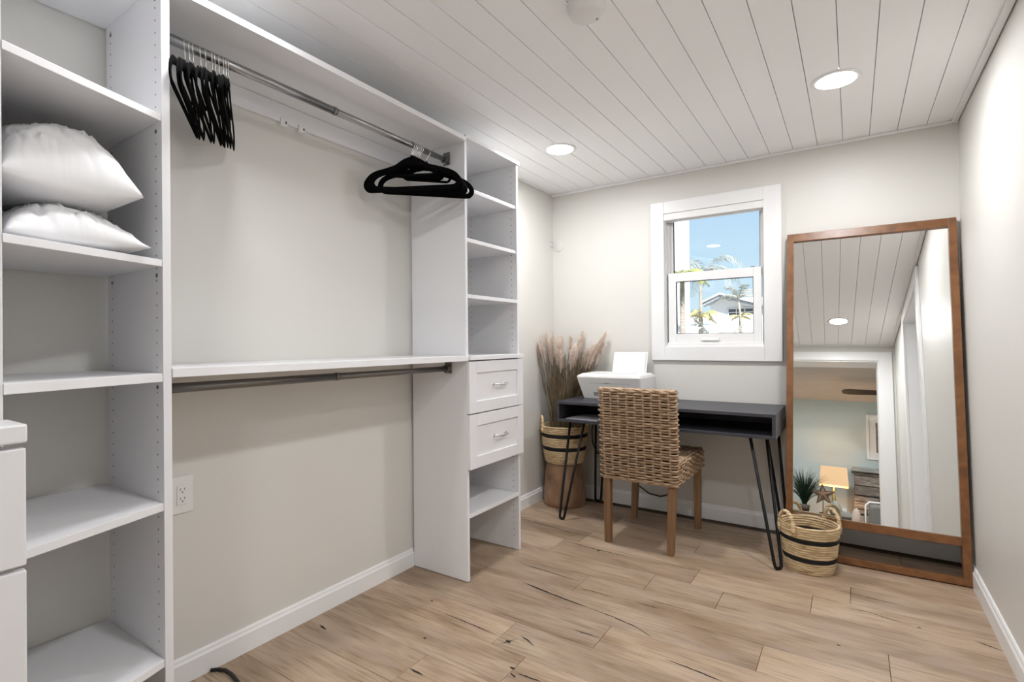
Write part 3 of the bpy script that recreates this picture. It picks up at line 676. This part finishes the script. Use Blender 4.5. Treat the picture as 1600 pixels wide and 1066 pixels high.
# ================================================================== RATTAN CHAIR
ch = thing('rattan_chair', 'woven rattan dining chair with wooden legs at the desk', 'chair', (-1.03,3.1,0))
def rrect(hx, hy, r, n):
    pts = []; per = 2*(2*hx-2*r)+2*(2*hy-2*r)+2*PI*r
    for i in range(n):
        d = per*i/n
        segs_ = [(2*hy-2*r,'r'),(PI*r/2,0),(2*hx-2*r,'t'),(PI*r/2,1),(2*hy-2*r,'l'),(PI*r/2,2),(2*hx-2*r,'b'),(PI*r/2,3)]
        for ln, kd in segs_:
            if d <= ln: break
            d -= ln
        if kd == 'r': p, nn = (hx, -hy+r+d), (1,0)
        elif kd == 't': p, nn = (hx-r-d, hy), (0,1)
        elif kd == 'l': p, nn = (-hx, hy-r-d), (-1,0)
        elif kd == 'b': p, nn = (-hx+r+d, -hy), (0,-1)
        else:
            a = kd*PI/2 + d/r; c = [(hx-r,hy-r),(-hx+r,hy-r),(-hx+r,-hy+r),(hx-r,-hy+r)][kd]
            nn = (math.cos(a), math.sin(a)); p = (c[0]+r*nn[0], c[1]+r*nn[1])
        pts.append((p, nn))
    return pts, per
def weave_loops(b, cfun, hx, hy, r, z0, z1, nrows, spacing, amp, rad, rng):
    _, per = rrect(hx, hy, r, 8)
    ns = int(round(per/spacing/2))*2; n = ns*6
    pts, _ = rrect(hx, hy, r, n)
    for k in range(nrows):
        z = z0 + (z1-z0)*(k+0.5)/nrows; ccx, ccy = cfun(z); P = []
        jz = rng.uniform(-0.001,0.001); rr_ = rad*rng.uniform(0.86,1.12)
        for i, (p, nn) in enumerate(pts):
            w_ = amp*math.sin(PI*i/6 + PI*k)
            zz = z + jz + 0.0016*noise.noise(Vector((i*0.11, k*3.3, 1)))
            P.append((ccx+p[0]+nn[0]*w_, ccy+p[1]+nn[1]*w_, zz))
        b.tube(P, rr_, 6, closed=True)
    for i in range(ns):
        p, nn = pts[i*6+3 if False else i*6]
        Q = []
        for t in range(5):
            z = z0+(z1-z0)*t/4; ccx, ccy = cfun(z); Q.append((ccx+p[0], ccy+p[1], z))
        b.tube(Q, rad*0.9, 5)
rngc = random.Random(21)
CX = -1.020
def cback(z): return (CX - 0.005*(z-0.38), 2.845 - 0.05*(z-0.38))
BZ0, BZ1, SZ0, SZ1 = 0.392, 0.905, 0.392, 0.505
def skew(hx, hy, z0, z1):
    a, c_ = cback(z0), cback(z1)
    return taper(a[0]-hx,a[0]+hx,a[1]-hy,a[1]+hy,z0, c_[0]-hx,c_[0]+hx,c_[1]-hy,c_[1]+hy,z1)
HB, TBK = 0.222, 0.026
bk = skew(HB-0.010, TBK-0.010, BZ0+0.006, BZ1-0.006).build('backrest', M_gapshade, ch)  # inner box, its dark colour stands in for shade between the strands
bw = MB(); weave_loops(bw, cback, HB, TBK, 0.022, BZ0, BZ1, 35, 0.046, 0.0060, 0.0064, rngc)
for sgn in (0,1):   # braided top and bottom rims
    z = BZ1 if sgn else BZ0; ccx, ccy = cback(z); pts, per = rrect(HB-0.002, TBK-0.002, 0.020, 96)
    for q in range(2):
        bw.tube([(ccx+p[0]+nn[0]*0.003*math.sin(i*2*PI/12+q*PI), ccy+p[1]+nn[1]*0.003*math.sin(i*2*PI/12+q*PI), z+0.0045*math.cos(i*2*PI/12+q*PI)) for i,(p,nn) in enumerate(pts)], 0.0062, 6, closed=True)
for q in range(5):
    yy = cback(BZ1)[1]-TBK+0.008+q*0.009
    bw.tube([(CX-HB+0.01+i*(2*HB-0.02)/48, yy, BZ1+0.002+0.003*math.sin(i*PI/3+q*PI)) for i in range(49)], 0.0052, 6)
bw.build('backrest_weave', M_rattan, bk, smooth=True, kind='stuff')
SCY, SHX, SHY = 3.130, 0.226, 0.258
st = MB().box(CX-SHX+0.012, CX+SHX-0.012, SCY-SHY+0.012, SCY+SHY-0.012, SZ0+0.006, SZ1-0.010).build('seat', M_gapshade, ch)
sw = MB(); weave_loops(sw, lambda z: (CX, SCY), SHX, SHY, 0.02, SZ0, SZ1, 8, 0.046, 0.0058, 0.0064, rngc)
for k in range(40):
    y = SCY-SHY+0.016+k*(2*SHY-0.03)/39; n = 64
    sw.tube([(CX-SHX+0.006+i*(2*SHX-0.012)/n, y, SZ1-0.004+0.0052*math.sin(PI*i/5.5+PI*k)-0.010*(1-abs(2*i/n-1)**2)*(1-abs(2*k/39-1)**2)) for i in range(n+1)], 0.0055, 6)
sw.build('seat_weave', M_rattan, st, smooth=True, kind='stuff')
def leg(x0,x1,y0,y1, xs, ys):
    taper(x0+0.003,x1-0.003,y0+0.003,y1-0.003,0.0, x0+xs,x1+xs,y0+ys,y1+ys,SZ0+0.01).build('leg', M_leg, ch, bevel=0.003)
leg(-1.236,-1.193,2.836,2.879, 0.001,-0.002); leg(-0.870,-0.827,2.836,2.879, 0.015,-0.002)
leg(-1.262,-1.219,3.335,3.378, 0.022,-0.002); leg(-0.846,-0.803,3.335,3.378, 0.0,-0.002)

# ================================================================== BASKETS, POT, GRASS
def basket(name, label, c, rt0, rb0, h, sy, nco, bands, handles, seed, pw=0.5):
    rg = random.Random(seed)
    t = thing(name, label, 'basket', c, 'seagrass baskets with black bands')
    r_at = lambda q: rb0 + (rt0-rb0)*(q**pw)
    b = MB(); hc = h/nco
    bandm = MB()
    for k in range(nco):
        q = (k+0.5)/nco; isb = any(a <= k <= e_ for a, e_ in bands); n = 72; P = []
        for i in range(n):
            a = 2*PI*i/n; rj = r_at(q) + (0.0012*noise.noise(Vector((i*0.35, k*2.1, seed))))
            P.append((c[0]+rj*math.cos(a), c[1]+rj*sy*math.sin(a), c[2]+hc*(k+0.5)+0.0015*noise.noise(Vector((i*0.2, k*1.3, seed+5)))))
        (bandm if isb else b).tube(P, hc*(0.58 if not isb else 0.56)*rg.uniform(0.95,1.08), 8, closed=True)
    b.build('coil_body', M_seag, t, smooth=True, kind='stuff', label='coiled natural seagrass')
    bandm.build('black_band', M_band, t, smooth=True, label='woven black band')
    MB().lathe([(0,0.004),(r_at(0)*0.99,0.004),(r_at(0)*0.99,0.010),(0,0.010)], 40, c, sy=sy).build('bottom', M_seag, t)
    for ang in handles:
        hb = MB(); ca, sa = math.cos(ang), math.sin(ang); r = rt0*0.985
        tx, ty = -sa, ca
        pc = (c[0]+r*ca, c[1]+r*sy*sa)
        for q in range(2):
            P = []
            for i in range(25):
                u = i/24; a = PI*u; w_ = 0.052*math.cos(a); hh = 0.080*math.sin(a)**0.8
                tw = 0.004*math.sin(u*22+q*PI); tw2 = 0.004*math.cos(u*22+q*PI)
                P.append((pc[0]+tx*w_+ca*tw, pc[1]+ty*w_+sa*tw, c[2]+h-0.022+hh+tw2))
            hb.tube(P, 0.0072, 8)
        for s_ in (-1,1): hb.tube([(pc[0]+tx*0.052*s_, pc[1]+ty*0.052*s_, c[2]+h-0.05),(pc[0]+tx*0.052*s_, pc[1]+ty*0.052*s_, c[2]+h-0.012)], 0.0105, 8)
        hb.build('handle', M_seag, t, smooth=True)
    return t
basket('striped_basket', 'empty seagrass basket with two black bands on the floor beside the mirror', (-0.198,3.070,0.0), 0.133, 0.100, 0.240, 0.88, 20, [(5,6),(13,14)], (math.radians(222), math.radians(42)), 1, 0.62)
POTC = (-1.780, 3.385)
pt = MB().lathe([(0,0),(0.150,0),(0.155,0.006),(0.154,0.03),(0.152,0.10),(0.147,0.17),(0.140,0.235),(0.130,0.280),(0.126,0.305),(0.118,0.305),(0.118,0.27),(0,0.26)], 56, (POTC[0],POTC[1],0.0)).build('clay_pot', M_pot, None, smooth=True)
tag(pt, 'brown clay pot upside down in the corner under a basket', 'pot')
basket('plant_basket', 'seagrass basket with black bands holding dry grass on the clay pot', (POTC[0],POTC[1],0.306), 0.168, 0.128, 0.268, 0.95, 20, [(7,8),(14,15)], (math.radians(215), math.radians(35)), 2)
gr = thing('pampas_grass', 'tall dry pampas grass with pale plumes in the corner basket', 'dried grass', (POTC[0],POTC[1],0.29))
rg = random.Random(5)
def gclamp(x, y, z):
    x = max(x, XL+0.02); y = min(y, YB-0.02)
    if z < DZ1+0.03: x = min(x, DX0-0.012)
    elif z < 0.985: x = min(x, -1.60)
    return x, y
sm_ = MB()
def stalk(bx, by, tx_, ty_, tz, r0=0.0022, sag=0.0):
    P = []
    for i in range(9):
        u = i/8; f_ = u**1.25
        x = bx+(tx_-bx)*f_; y = by+(ty_-by)*f_; z = 0.32+(tz-0.32)*u
        x, y = gclamp(x, y, z); P.append((x, y, z))
    sm_.tube(P, r0, 4, rad=[r0*(1-0.55*i/8) for i in range(9)])
    return P
for i in range(260):
    a = rg.uniform(0,2*PI); q = math.sqrt(rg.random())
    bx, by = POTC[0]-0.035+0.06*q*math.cos(a), POTC[1]+0.07*q*math.sin(a)
    tx_ = rg.uniform(-1.94,-1.56); ty_ = POTC[1]+rg.uniform(-0.11,0.15); tz = rg.uniform(0.86,1.12)
    if tx_ > -1.68: ty_ = rg.uniform(3.42,3.55)
    stalk(bx, by, tx_, ty_, tz, 0.0032)
plumes = []
for i in range(27):
    f_ = (i+0.5)/27
    tx_ = -1.945 + 0.395*((i*7) % 27)/26 + rg.uniform(-0.01,0.01); tz = rg.uniform(1.08,1.235)
    ty_ = POTC[1] + rg.uniform(-0.07,0.14)
    if tx_ > -1.68: ty_ = rg.uniform(3.44,3.54)
    P = stalk(POTC[0]-0.03+rg.uniform(-0.05,0.05), POTC[1]+rg.uniform(-0.05,0.05), tx_, ty_, tz-0.12, 0.0022)
    plumes.append((Vector(P[-1]), (Vector(P[-1])-Vector(P[-2])).normalized(), rg.uniform(0.15,0.21)))
sm_.build('stem', M_stem, gr, kind='stuff')
for p0, d, ln in plumes:
    b = MB()
    for k in range(620):
        u = rg.random(); base = p0 + d*(u*ln-0.03)
        a = rg.uniform(0,2*PI); ww = 0.046*min(1,u/0.3)**0.8*(1-0.65*max(0,(u-0.7)/0.3)**2)
        side = Vector((math.cos(a), math.sin(a), 0))
        tip = base + side*ww*rg.uniform(0.5,1.0) + d*rg.uniform(-0.005,0.035)
        x_, y_ = gclamp(tip.x, tip.y, tip.z); tip = Vector((max(x_,XL+0.006), min(y_,YB-0.006), tip.z))
        pv = side.cross(d).normalized()*0.0011
        mid = (base+tip)/2 + d*0.006
        b.add([base-pv, base+pv, mid+pv, mid-pv, tip], [(0,1,2,3),(3,2,4)])
    b.build('plume', M_plume, gr)

# ================================================================== LEANING MIRROR
mt = thing('floor_mirror', 'tall leaning mirror with a warm walnut frame', 'mirror')
TA, YW = math.radians(10.08), math.radians(0.865)
P0 = Vector((0.4635, 3.222, 0.0))
nrm = Vector((math.sin(YW)*math.cos(TA), -math.cos(YW)*math.cos(TA), math.sin(TA)))
ax = Vector((math.cos(YW), math.sin(YW), 0)); az = nrm.cross(ax) * -1
if az.z < 0: az = -az
ay = -nrm        # local y points into the frame (away from the viewer)
MM = Matrix(((ax.x,ay.x,az.x,P0.x),(ax.y,ay.y,az.y,P0.y),(ax.z,ay.z,az.z,P0.z),(0,0,0,1)))
mt.location = P0
FW, FH, FD, FT = 0.785, 1.846, 0.036, 0.034
lift_ = 0.0015 + FD*math.sin(TA)
MM = MM @ Matrix.Translation((0,0,lift_/math.cos(TA)*0.0+0.0))
def mpart(nm, x0, x1, y0, y1, z0, z1, material, bevel=0.0015):
    return MB().box(x0,x1,y0,y1,z0,z1).xf(MM).build(nm, material, mt, bevel=bevel)
mpart('stile', -FT, 0, 0, FD, FD*math.sin(TA), FH, M_frame); mpart('stile', -FW, -FW+FT, 0, FD, FD*math.sin(TA), FH, M_frame)
mpart('rail', -FW+FT, -FT, 0, FD, FH-0.048, FH, M_frame); mpart('rail', -FW+FT, -FT, 0.001, FD, 0.185, 0.226, M_frame); mpart('rail', -FW+FT, -FT, 0, FD, FD*math.sin(TA), 0.040, M_frame)
gl = mpart('mirror_glass', -FW+FT-0.004, -FT+0.004, 0.015, 0.019, 0.222, FH-0.044, M_mirror, 0)
mpart('backing_board', -FW+FT-0.004, -FT+0.004, 0.022, 0.032, 0.20, FH-0.03, M_frameback, 0)

# ================================================================== ROOM BEHIND THE CAMERA (seen in the mirror)
FY, FZ = -3.0, 2.49
struct(MB().box(-2.3, 2.3, FY-0.12, FY, -0.1, FZ+0.02).build('wall_far', M_blue), 'pale blue wall of the next room, seen in the mirror')
struct(MB().box(-2.3, -2.0, FY, YR-0.22, -0.1, FZ+0.02).build('wall_far_left', M_blue)); struct(MB().box(2.0, 2.3, FY, YR-0.22, -0.1, FZ+0.02).build('wall_far_right', M_blue))
wf = MB(); wf.box(-2.3, ox0, YR-0.26, YR-0.22, -0.1, FZ+0.02); wf.box(ox1, 2.3, YR-0.26, YR-0.22, -0.1, FZ+0.02); wf.box(ox0, ox1, YR-0.26, YR-0.22, oz, FZ+0.02)
struct(wf.build('wall_far_front', M_blue), 'blue side of the doorway wall')
cf = struct(MB().box(-2.3, 2.3, FY-0.12, YR-0.2, FZ+0.015, FZ+0.15).build('ceiling_far', M_groove), 'tan plank ceiling of the next room')
y = FY
while y < YR-0.22:
    MB().box(-2.0, 2.0, y+0.001, min(y+0.14, YR-0.261)-0.001, FZ, FZ+0.015).build('plank', M_tan, cf); y += 0.14
for x, y in ((-1.0,-1.0),(0.95,-1.0)):  # lamps added out of view to brighten the next room and fill through the doorway
    downlight(x, y, 'added unseen fill light in the tan ceiling of the next room, %s of the doorway' % ('left' if x < 0 else 'right'), True, FZ)

tb = thing('console_table', 'dark wooden console table under the lamp in the mirror', 'table', (-0.25,-2.45,0))
MB().box(-0.95, 0.15, -2.78, -2.12, 0.585, 0.620).build('tabletop', M_tabl, tb, bevel=0.004)
for x in (-0.93, 0.09):
    for y in (-2.76, -2.18): MB().box(x, x+0.04, y, y+0.04, 0, 0.585).build('leg', M_tabl, tb)
lm = thing('table_lamp', 'lit brass table lamp with cream shade in the mirror', 'lamp', (-0.082,-2.6,0.62))
LX, LY = -0.082, -2.60
taper(LX-0.185,LX+0.185,LY-0.10,LY+0.10,1.068, LX-0.165,LX+0.165,LY-0.09,LY+0.09,1.345)
def frust(x0,y0,z0,x1,y1,z1,th):
    b = MB(); V = []
    for (hx,hy,z) in ((x0,y0,z0),(x1,y1,z1),(x1-th,y1-th,z1),(x0-th,y0-th,z0)):
        V += [(LX-hx,LY-hy,z),(LX+hx,LY-hy,z),(LX+hx,LY+hy,z),(LX-hx,LY+hy,z)]
    F = []
    for r_ in range(4):
        for k in range(4): F.append((r_*4+k, r_*4+(k+1)%4, ((r_+1)%4)*4+(k+1)%4, ((r_+1)%4)*4+k))
    return b.add(V, F)
shd = frust(0.188,0.105,1.070,0.165,0.092,1.345,0.003).build('lamp_shade', M_shade, lm)
MB().lathe([(0,0),(0.075,0),(0.075,0.012),(0.02,0.03),(0.014,0.10),(0.022,0.18),(0.022,0.30),(0.010,0.36),(0.010,0.44),(0,0.44)], 24, (LX,LY,0.62)).build('lamp_base', M_brass, lm, smooth=True)
MB().lathe([(0,0.738),(0.006,0.735),(0.006,0.72),(0,0.72)], 10, (LX,LY,0.62)).build('finial', M_brass, lm)
bl = bpy.data.lights.new('lamp_bulb', 'POINT'); bl.energy = 15; bl.color = (1.0,0.66,0.36); bl.shadow_soft_size = 0.03
blo = bpy.data.objects.new('lamp_bulb', bl); COL.objects.link(blo); blo.location = (LX,LY,1.22); adopt(blo, lm)

sp = thing('spiky_plant', 'dark green grassy plant beside the lamp in the mirror', 'plant', (-0.45,-2.3,0.62))
MB().lathe([(0,0),(0.06,0),(0.075,0.10),(0.07,0.10),(0.06,0.09),(0,0.09)], 24, (-0.45,-2.3,0.62)).build('planter', M_tabl, sp, smooth=True)
b = MB(); rg = random.Random(8)
for i in range(420):
    a = rg.uniform(0,2*PI); sprd = rg.uniform(0.04,0.30); hh = rg.uniform(0.30,0.62); P = []
    for k in range(6):
        u = k/5; P.append((-0.45+math.cos(a)*(0.02+sprd*u**1.7), -2.3+math.sin(a)*(0.02+0.7*sprd*u**1.7), 0.70+hh*u-0.10*sprd/0.22*u**3))
    b.tube(P, 0.004, 4, rad=[.005,.006,.0055,.0045,.003,.0008], flat=(0.35,1))
b.build('blade', M_leaf, sp, kind='stuff')
sr = thing('star_sculpture', 'carved wooden starfish on a thin stand in the mirror', 'sculpture', (-0.213,-2.2,0.62))
sv = []; cxs, czs = -0.213, 0.885
for k in range(10):
    a = PI/2 + 2*PI*k/10 + 0.08; r = 0.152 if k % 2 == 0 else 0.056
    sv.append((cxs+r*math.cos(a), czs+r*math.sin(a)))
b = MB(); n = 10
b.add([(x,-2.2,z) for x,z in sv]+[(cxs,-2.165,czs),(cxs,-2.235,czs)], [(k,(k+1)%n,10) for k in range(n)]+[((k+1)%n,k,11) for k in range(n)])
b.build('star', M_star, sr)
b = MB(); b.tube([(x,-2.2,z) for x,z in sv], 0.010, 6, closed=True); b.build('dark_edge', M_stared, sr)
MB().tube([(cxs,-2.2,0.62),(cxs,-2.2,0.83)], 0.005, 8).build('rod', M_stared, sr); MB().lathe([(0,0),(0.05,0),(0.045,0.02),(0,0.022)], 20, (cxs,-2.2,0.62)).build('base', M_stared, sr)
vs_ = MB().lathe([(0,0),(0.04,0),(0.068,0.04),(0.076,0.10),(0.060,0.165),(0.036,0.195),(0.040,0.21),(0.032,0.21),(0.028,0.195),(0,0.08)], 28, (-0.065,-2.36,0.62)).build('vase', M_vase, None, smooth=True)
tag(vs_, 'pale round vase behind the starfish in the mirror', 'vase')
ty = thing('wooden_tray', 'small wooden tray right of the vase in the mirror', 'tray', (0.07,-2.4,0.62))
MB().box(-0.015, 0.145, -2.47, -2.33, 0.62, 0.632).build('tray_base', M_tabl, ty)
for bx in ((-0.015,0.145,-2.47,-2.455),(-0.015,0.145,-2.345,-2.33),(-0.015,0.0,-2.455,-2.345),(0.13,0.145,-2.455,-2.345)): MB().box(*bx, 0.632, 0.700).build('tray_side', M_mantel, ty)
for i, x in enumerate((0.022, 0.058)):
    c_ = thing('candle', 'small white candle in the tray, %s of the pair' % ('left' if i == 0 else 'right'), 'candle', (x,-2.40,0.632), 'candles in the tray')
    MB().lathe([(0,0),(0.016,0),(0.016,0.125),(0,0.125)], 16, (x,-2.40,0.632)).build('wax', M_plast, c_, smooth=False); MB().tube([(x,-2.40,0.757),(x,-2.40,0.766)], 0.001, 5).build('wick', M_hole, c_)
fp = thing('stone_fireplace', 'stacked stone fireplace with weathered mantel in the mirror', 'fireplace', (0.9,-2.9,0))
MB().box(0.185, 1.75, FY+0.002, -2.83, 0, 1.345).build('core', M_ston2, fp)
MB().box(0.150, 1.80, FY+0.002, -2.74, 1.345, 1.415).build('mantel', M_mantel, fp, bevel=0.008)
rg = random.Random(4); z = 0.0
while z < 1.34:
    hh = min(rg.uniform(0.07,0.15), 1.345-z); x = 0.175
    while x < 1.75:
        ww = min(rg.uniform(0.12,0.34), 1.76-x)
        MB().box(x+0.004, x+ww-0.004, -2.84, -2.80+rg.uniform(-0.015,0.02), z+0.004, z+hh-0.004).build('stone', M_stone, fp, bevel=0.010)
        x += ww
    z += hh
pc = thing('framed_picture', 'white framed picture above the fireplace in the mirror', 'picture', (0.75,FY,1.93))
px0, px1, pz0, pz1 = 0.352, 1.15, 1.578, 2.276
MB().box(px0+0.03, px1-0.03, FY+0.001, FY+0.012, pz0+0.03, pz1-0.03).build('mat_board', M_paper, pc)
for bx in ((px0,px0+0.035,pz0,pz1),(px1-0.035,px1,pz0,pz1),(px0+0.035,px1-0.035,pz0,pz0+0.035),(px0+0.035,px1-0.035,pz1-0.035,pz1)):
    MB().box(bx[0], bx[1], FY+0.001, FY+0.025, bx[2], bx[3]).build('frame_board', M_trim, pc, bevel=0.003)
MB().box(0.475, 1.02, FY+0.012, FY+0.0135, 1.692, 2.155).build('print', M_art, pc)
ac = thing('grey_chair', 'grey upholstered chair with white piping in the mirror', 'chair', (0.48,-1.75,0))
b = MB()
b.grid(20, 10, lambda i, j: (0.30+0.42*i/19, -1.80-0.06*math.sin(PI*i/19)+0.05*(j/9), 0.40+0.40*j/9-0.02*(abs(2*i/19-1)**6)))
o_ = b.build('backrest', M_grey, ac, smooth=True); q = o_.modifiers.new('solid','SOLIDIFY'); q.thickness = 0.06; q.offset = -1
MB().tube([(0.275,-1.81,0.42),(0.268,-1.80,0.60),(0.272,-1.79,0.78),(0.31,-1.775,0.822),(0.42,-1.79,0.828),(0.60,-1.79,0.828),(0.72,-1.775,0.80),(0.735,-1.79,0.60),(0.735,-1.81,0.42)], 0.012, 8).build('piping', M_trim, o_, smooth=True)
MB().box(0.29, 0.73, -2.28, -1.80, 0.38, 0.47).build('seat', M_grey, ac, bevel=0.03, segs=4)
for x in (0.31,0.68):
    for y in (-2.24,-1.86): MB().box(x, x+0.035, y, y+0.035, 0, 0.38).build('leg', M_tabl, ac)
cu = MB()
cu.grid(16, 12, lambda i, j: (0.175+0.055*math.cos(2*PI*i/16)*math.sin(PI*j/11), -2.02+0.05*math.sin(2*PI*i/16)*math.sin(PI*j/11), 0.60+0.145*-math.cos(PI*j/11)), wrapu=True)
ot = thing('beige_stool', 'rounded beige padded stool beside the grey chair in the mirror', 'stool', (0.175,-2.02,0))
cu.build('padded_top', M_pink, ot, smooth=True)
for dx, dy in ((-0.03,-0.03),(0.03,-0.03),(-0.03,0.03),(0.03,0.03)): MB().box(0.175+dx-0.01, 0.175+dx+0.01, -2.02+dy-0.01, -2.02+dy+0.01, 0, 0.50).build('leg', M_tabl, ot)
fn = thing('ceiling_fan', 'dark walnut ceiling fan of the next room in the mirror', 'ceiling fan', (0.72,-1.8,FZ))
MB().tube([(0.72,-1.8,FZ),(0.72,-1.8,2.33)], 0.014, 12).build('downrod', M_fan, fn)
MB().lathe([(0,2.36),(0.05,2.36),(0.09,2.34),(0.10,2.29),(0.09,2.25),(0.05,2.235),(0,2.235)][::-1], 28, (0.72,-1.8,0)).build('motor', M_fan, fn, smooth=True)
for k in range(3):
    a = PI + k*2*PI/3
    Mb = Matrix.Translation((0.72,-1.8,2.315 if k == 0 else 2.29)) @ Matrix.Rotation(a,4,'Z') @ Matrix.Rotation(math.radians(-16),4,'X')
    MB().prism([(0.08,-0.05),(0.62,-0.072),(0.68,-0.055),(0.70,-0.02),(0.70,0.02),(0.68,0.055),(0.62,0.072),(0.08,0.05)], -0.004, 0.004).xf(Mb).build('blade', M_fan, fn, bevel=0.002)
MB().lathe([(0,2.235),(0.07,2.235),(0.075,2.22),(0.055,2.195),(0,2.185)][::-1], 24, (0.72,-1.8,0)).build('light_cap', M_fan, fn, smooth=True)

# ================================================================== OUTSIDE
struct(MB().box(-40, 40, YB+0.15, 60, -0.30, -0.20).build('ground', M_ground), 'sandy yard outside the window')
wg = MB().box(-6.0, -1.613, 5.9, 6.3, -0.2, 4.2).build('house_wing', M_ext, None, bevel=0.01)
tag(wg, 'blank white wall of a house wing at the left of the window view', 'wall')
fc = thing('vinyl_fence', 'white vinyl privacy fence behind the palms outside', 'fence', (-2.5,12,-0.2))
for i in range(-5, 4):
    x = -2.6+1.9*i
    MB().box(x-0.06, x+0.06, 11.94, 12.06, -0.2, 1.78).build('post', M_fence, fc, bevel=0.006)
    MB().box(x+0.06, x+1.84, 11.985, 12.015, -0.1, 1.52).build('panel', M_fence, fc)
    MB().box(x+0.06, x+1.84, 11.97, 12.03, 1.56, 1.725).build('top_rail', M_fence, fc, bevel=0.004)
hs = thing('neighbour_house', 'white bungalow with a low gable beyond the fence', 'house', (-4.8,26,-0.2))
MB().box(-5.32, 2.0, 24.2, 32, -0.2, 2.72).build('wall', M_ext, hs)
MB().prism_y([(-5.32,2.72),(-1.6,2.72),(-3.6,3.0),(-4.806,3.10)], 24.2, 24.5).build('gable', M_ext, hs)
MB().prism_y([(-5.55,2.70),(-4.806,3.06),(-3.2,2.50),(-3.2,2.62),(-4.806,3.19),(-5.55,2.83)], 23.7, 24.19).build('fascia', M_fascia, hs)
MB().prism_y([(-5.6,2.83),(-4.806,3.19),(-3.0,2.60),(-3.0,2.66),(-4.806,3.26),(-5.6,2.89)], 23.6, 32).build('roof', M_roof, hs)
MB().prism_y([(-4.6,3.1),(3,2.9),(3,3.12),(-4.4,3.22)], 26.5, 33).build('rear_roof', M_roof, hs)
w_ = MB().box(-4.55, -3.55, 24.16, 24.2, 2.24, 2.57).build('window', M_dglass, hs)
for bx in ((-4.57,-3.53,2.39,2.42),(-4.57,-3.53,2.56,2.60),(-4.57,-3.53,2.22,2.25)): MB().box(bx[0],bx[1],24.14,24.17,bx[2],bx[3]).build('muntin', M_ext, w_)
for x in (-4.57,-4.24,-3.90,-3.56): MB().box(x,x+0.03,24.14,24.17,2.22,2.60).build('muntin', M_ext, w_)

def palm(name, label, base, h, nf, ln, leafm, seed, droop=0.6, rise=0.9, lw=0.006, trunk=0.035, lean=(0,0), nleaf=26):
    rg = random.Random(seed); t = thing(name, label, 'palm', base, 'palms outside the window')
    tp = (base[0]+lean[0], base[1]+lean[1], base[2]+h)
    P = [(base[0]+lean[0]*u*u, base[1]+lean[1]*u*u, base[2]+h*u) for u in [k/10 for k in range(11)]]
    MB().tube(P, trunk, 10, rad=[trunk*(1.15-0.4*k/10)*(1.08 if k % 2 else 1) for k in range(11)]).build('trunk', M_bark, t, smooth=True)
    for f in range(nf):
        a = 2*PI*f/nf + rg.uniform(-0.3,0.3); rs = rise*rg.uniform(0.5,1.2); l_ = ln*rg.uniform(0.8,1.1); b = MB(); S = []
        for k in range(13):
            u = k/12; S.append(Vector((tp[0]+math.cos(a)*l_*u*0.8, tp[1]+math.sin(a)*l_*u*0.8, tp[2]+l_*(rs*u-droop*(1+rs*0.4)*u*u*1.15))))
        b.tube(S, 0.008, 5, rad=[0.012*(1-0.8*k/12) for k in range(13)])
        for k in range(nleaf):
            u = 0.12+0.86*k/(nleaf-1); i = min(11, int(u*12)); fr = u*12-i; p = S[i].lerp(S[i+1], fr); d = (S[i+1]-S[i]).normalized()
            sd = d.cross(Vector((0,0,1))).normalized()
            for s_ in (-1,1):
                L_ = ln*0.30*math.sin(PI*(0.15+0.8*u))*rg.uniform(0.8,1.1); tip = p + sd*s_*L_*0.75 + d*L_*0.5 - Vector((0,0,L_*0.45*rg.uniform(0.6,1.4)))
                md = p.lerp(tip,0.5)+Vector((0,0,L_*0.10)); wv = d*lw
                b.add([p-wv*0.5, p+wv*0.5, md+wv, md-wv, tip], [(0,1,2,3),(3,2,4)])
        b.build('frond', leafm, t)
    return t
palm('palm', 'slender palm with an arching pale frond outside the window', (-2.13,9.0,-0.2), 2.42, 8, 0.95, M_palm2, 1, droop=0.75, rise=1.25, trunk=0.03)
palm('palm', 'yellow green palm in front of the fence outside', (-1.80,7.6,-0.2), 1.70, 10, 0.36, M_palmy, 2, droop=0.55, rise=1.0, trunk=0.04)
palm('palm', 'green palm against the white wing wall outside', (-1.42,5.25,-0.2), 2.02, 12, 0.40, M_palm, 3, droop=0.6, rise=0.9, trunk=0.03)
palm('palm', 'thin upright palm at the right side of the window view', (-1.44,9.0,-0.2), 2.05, 6, 0.42, M_palm2, 4, droop=0.5, rise=1.3, trunk=0.02, lean=(-0.10,0))
palm('palm', 'low bushy palm below the neighbour window outside', (-1.75,10.4,-0.2), 1.80, 8, 0.26, M_palmy, 5, droop=0.5, rise=1.0, trunk=0.03)
palm('palm', 'bluish grey small palm low in the window view', (-1.42,6.9,-0.2), 1.22, 7, 0.42, M_palm2, 6, droop=0.3, rise=1.4, trunk=0.02)
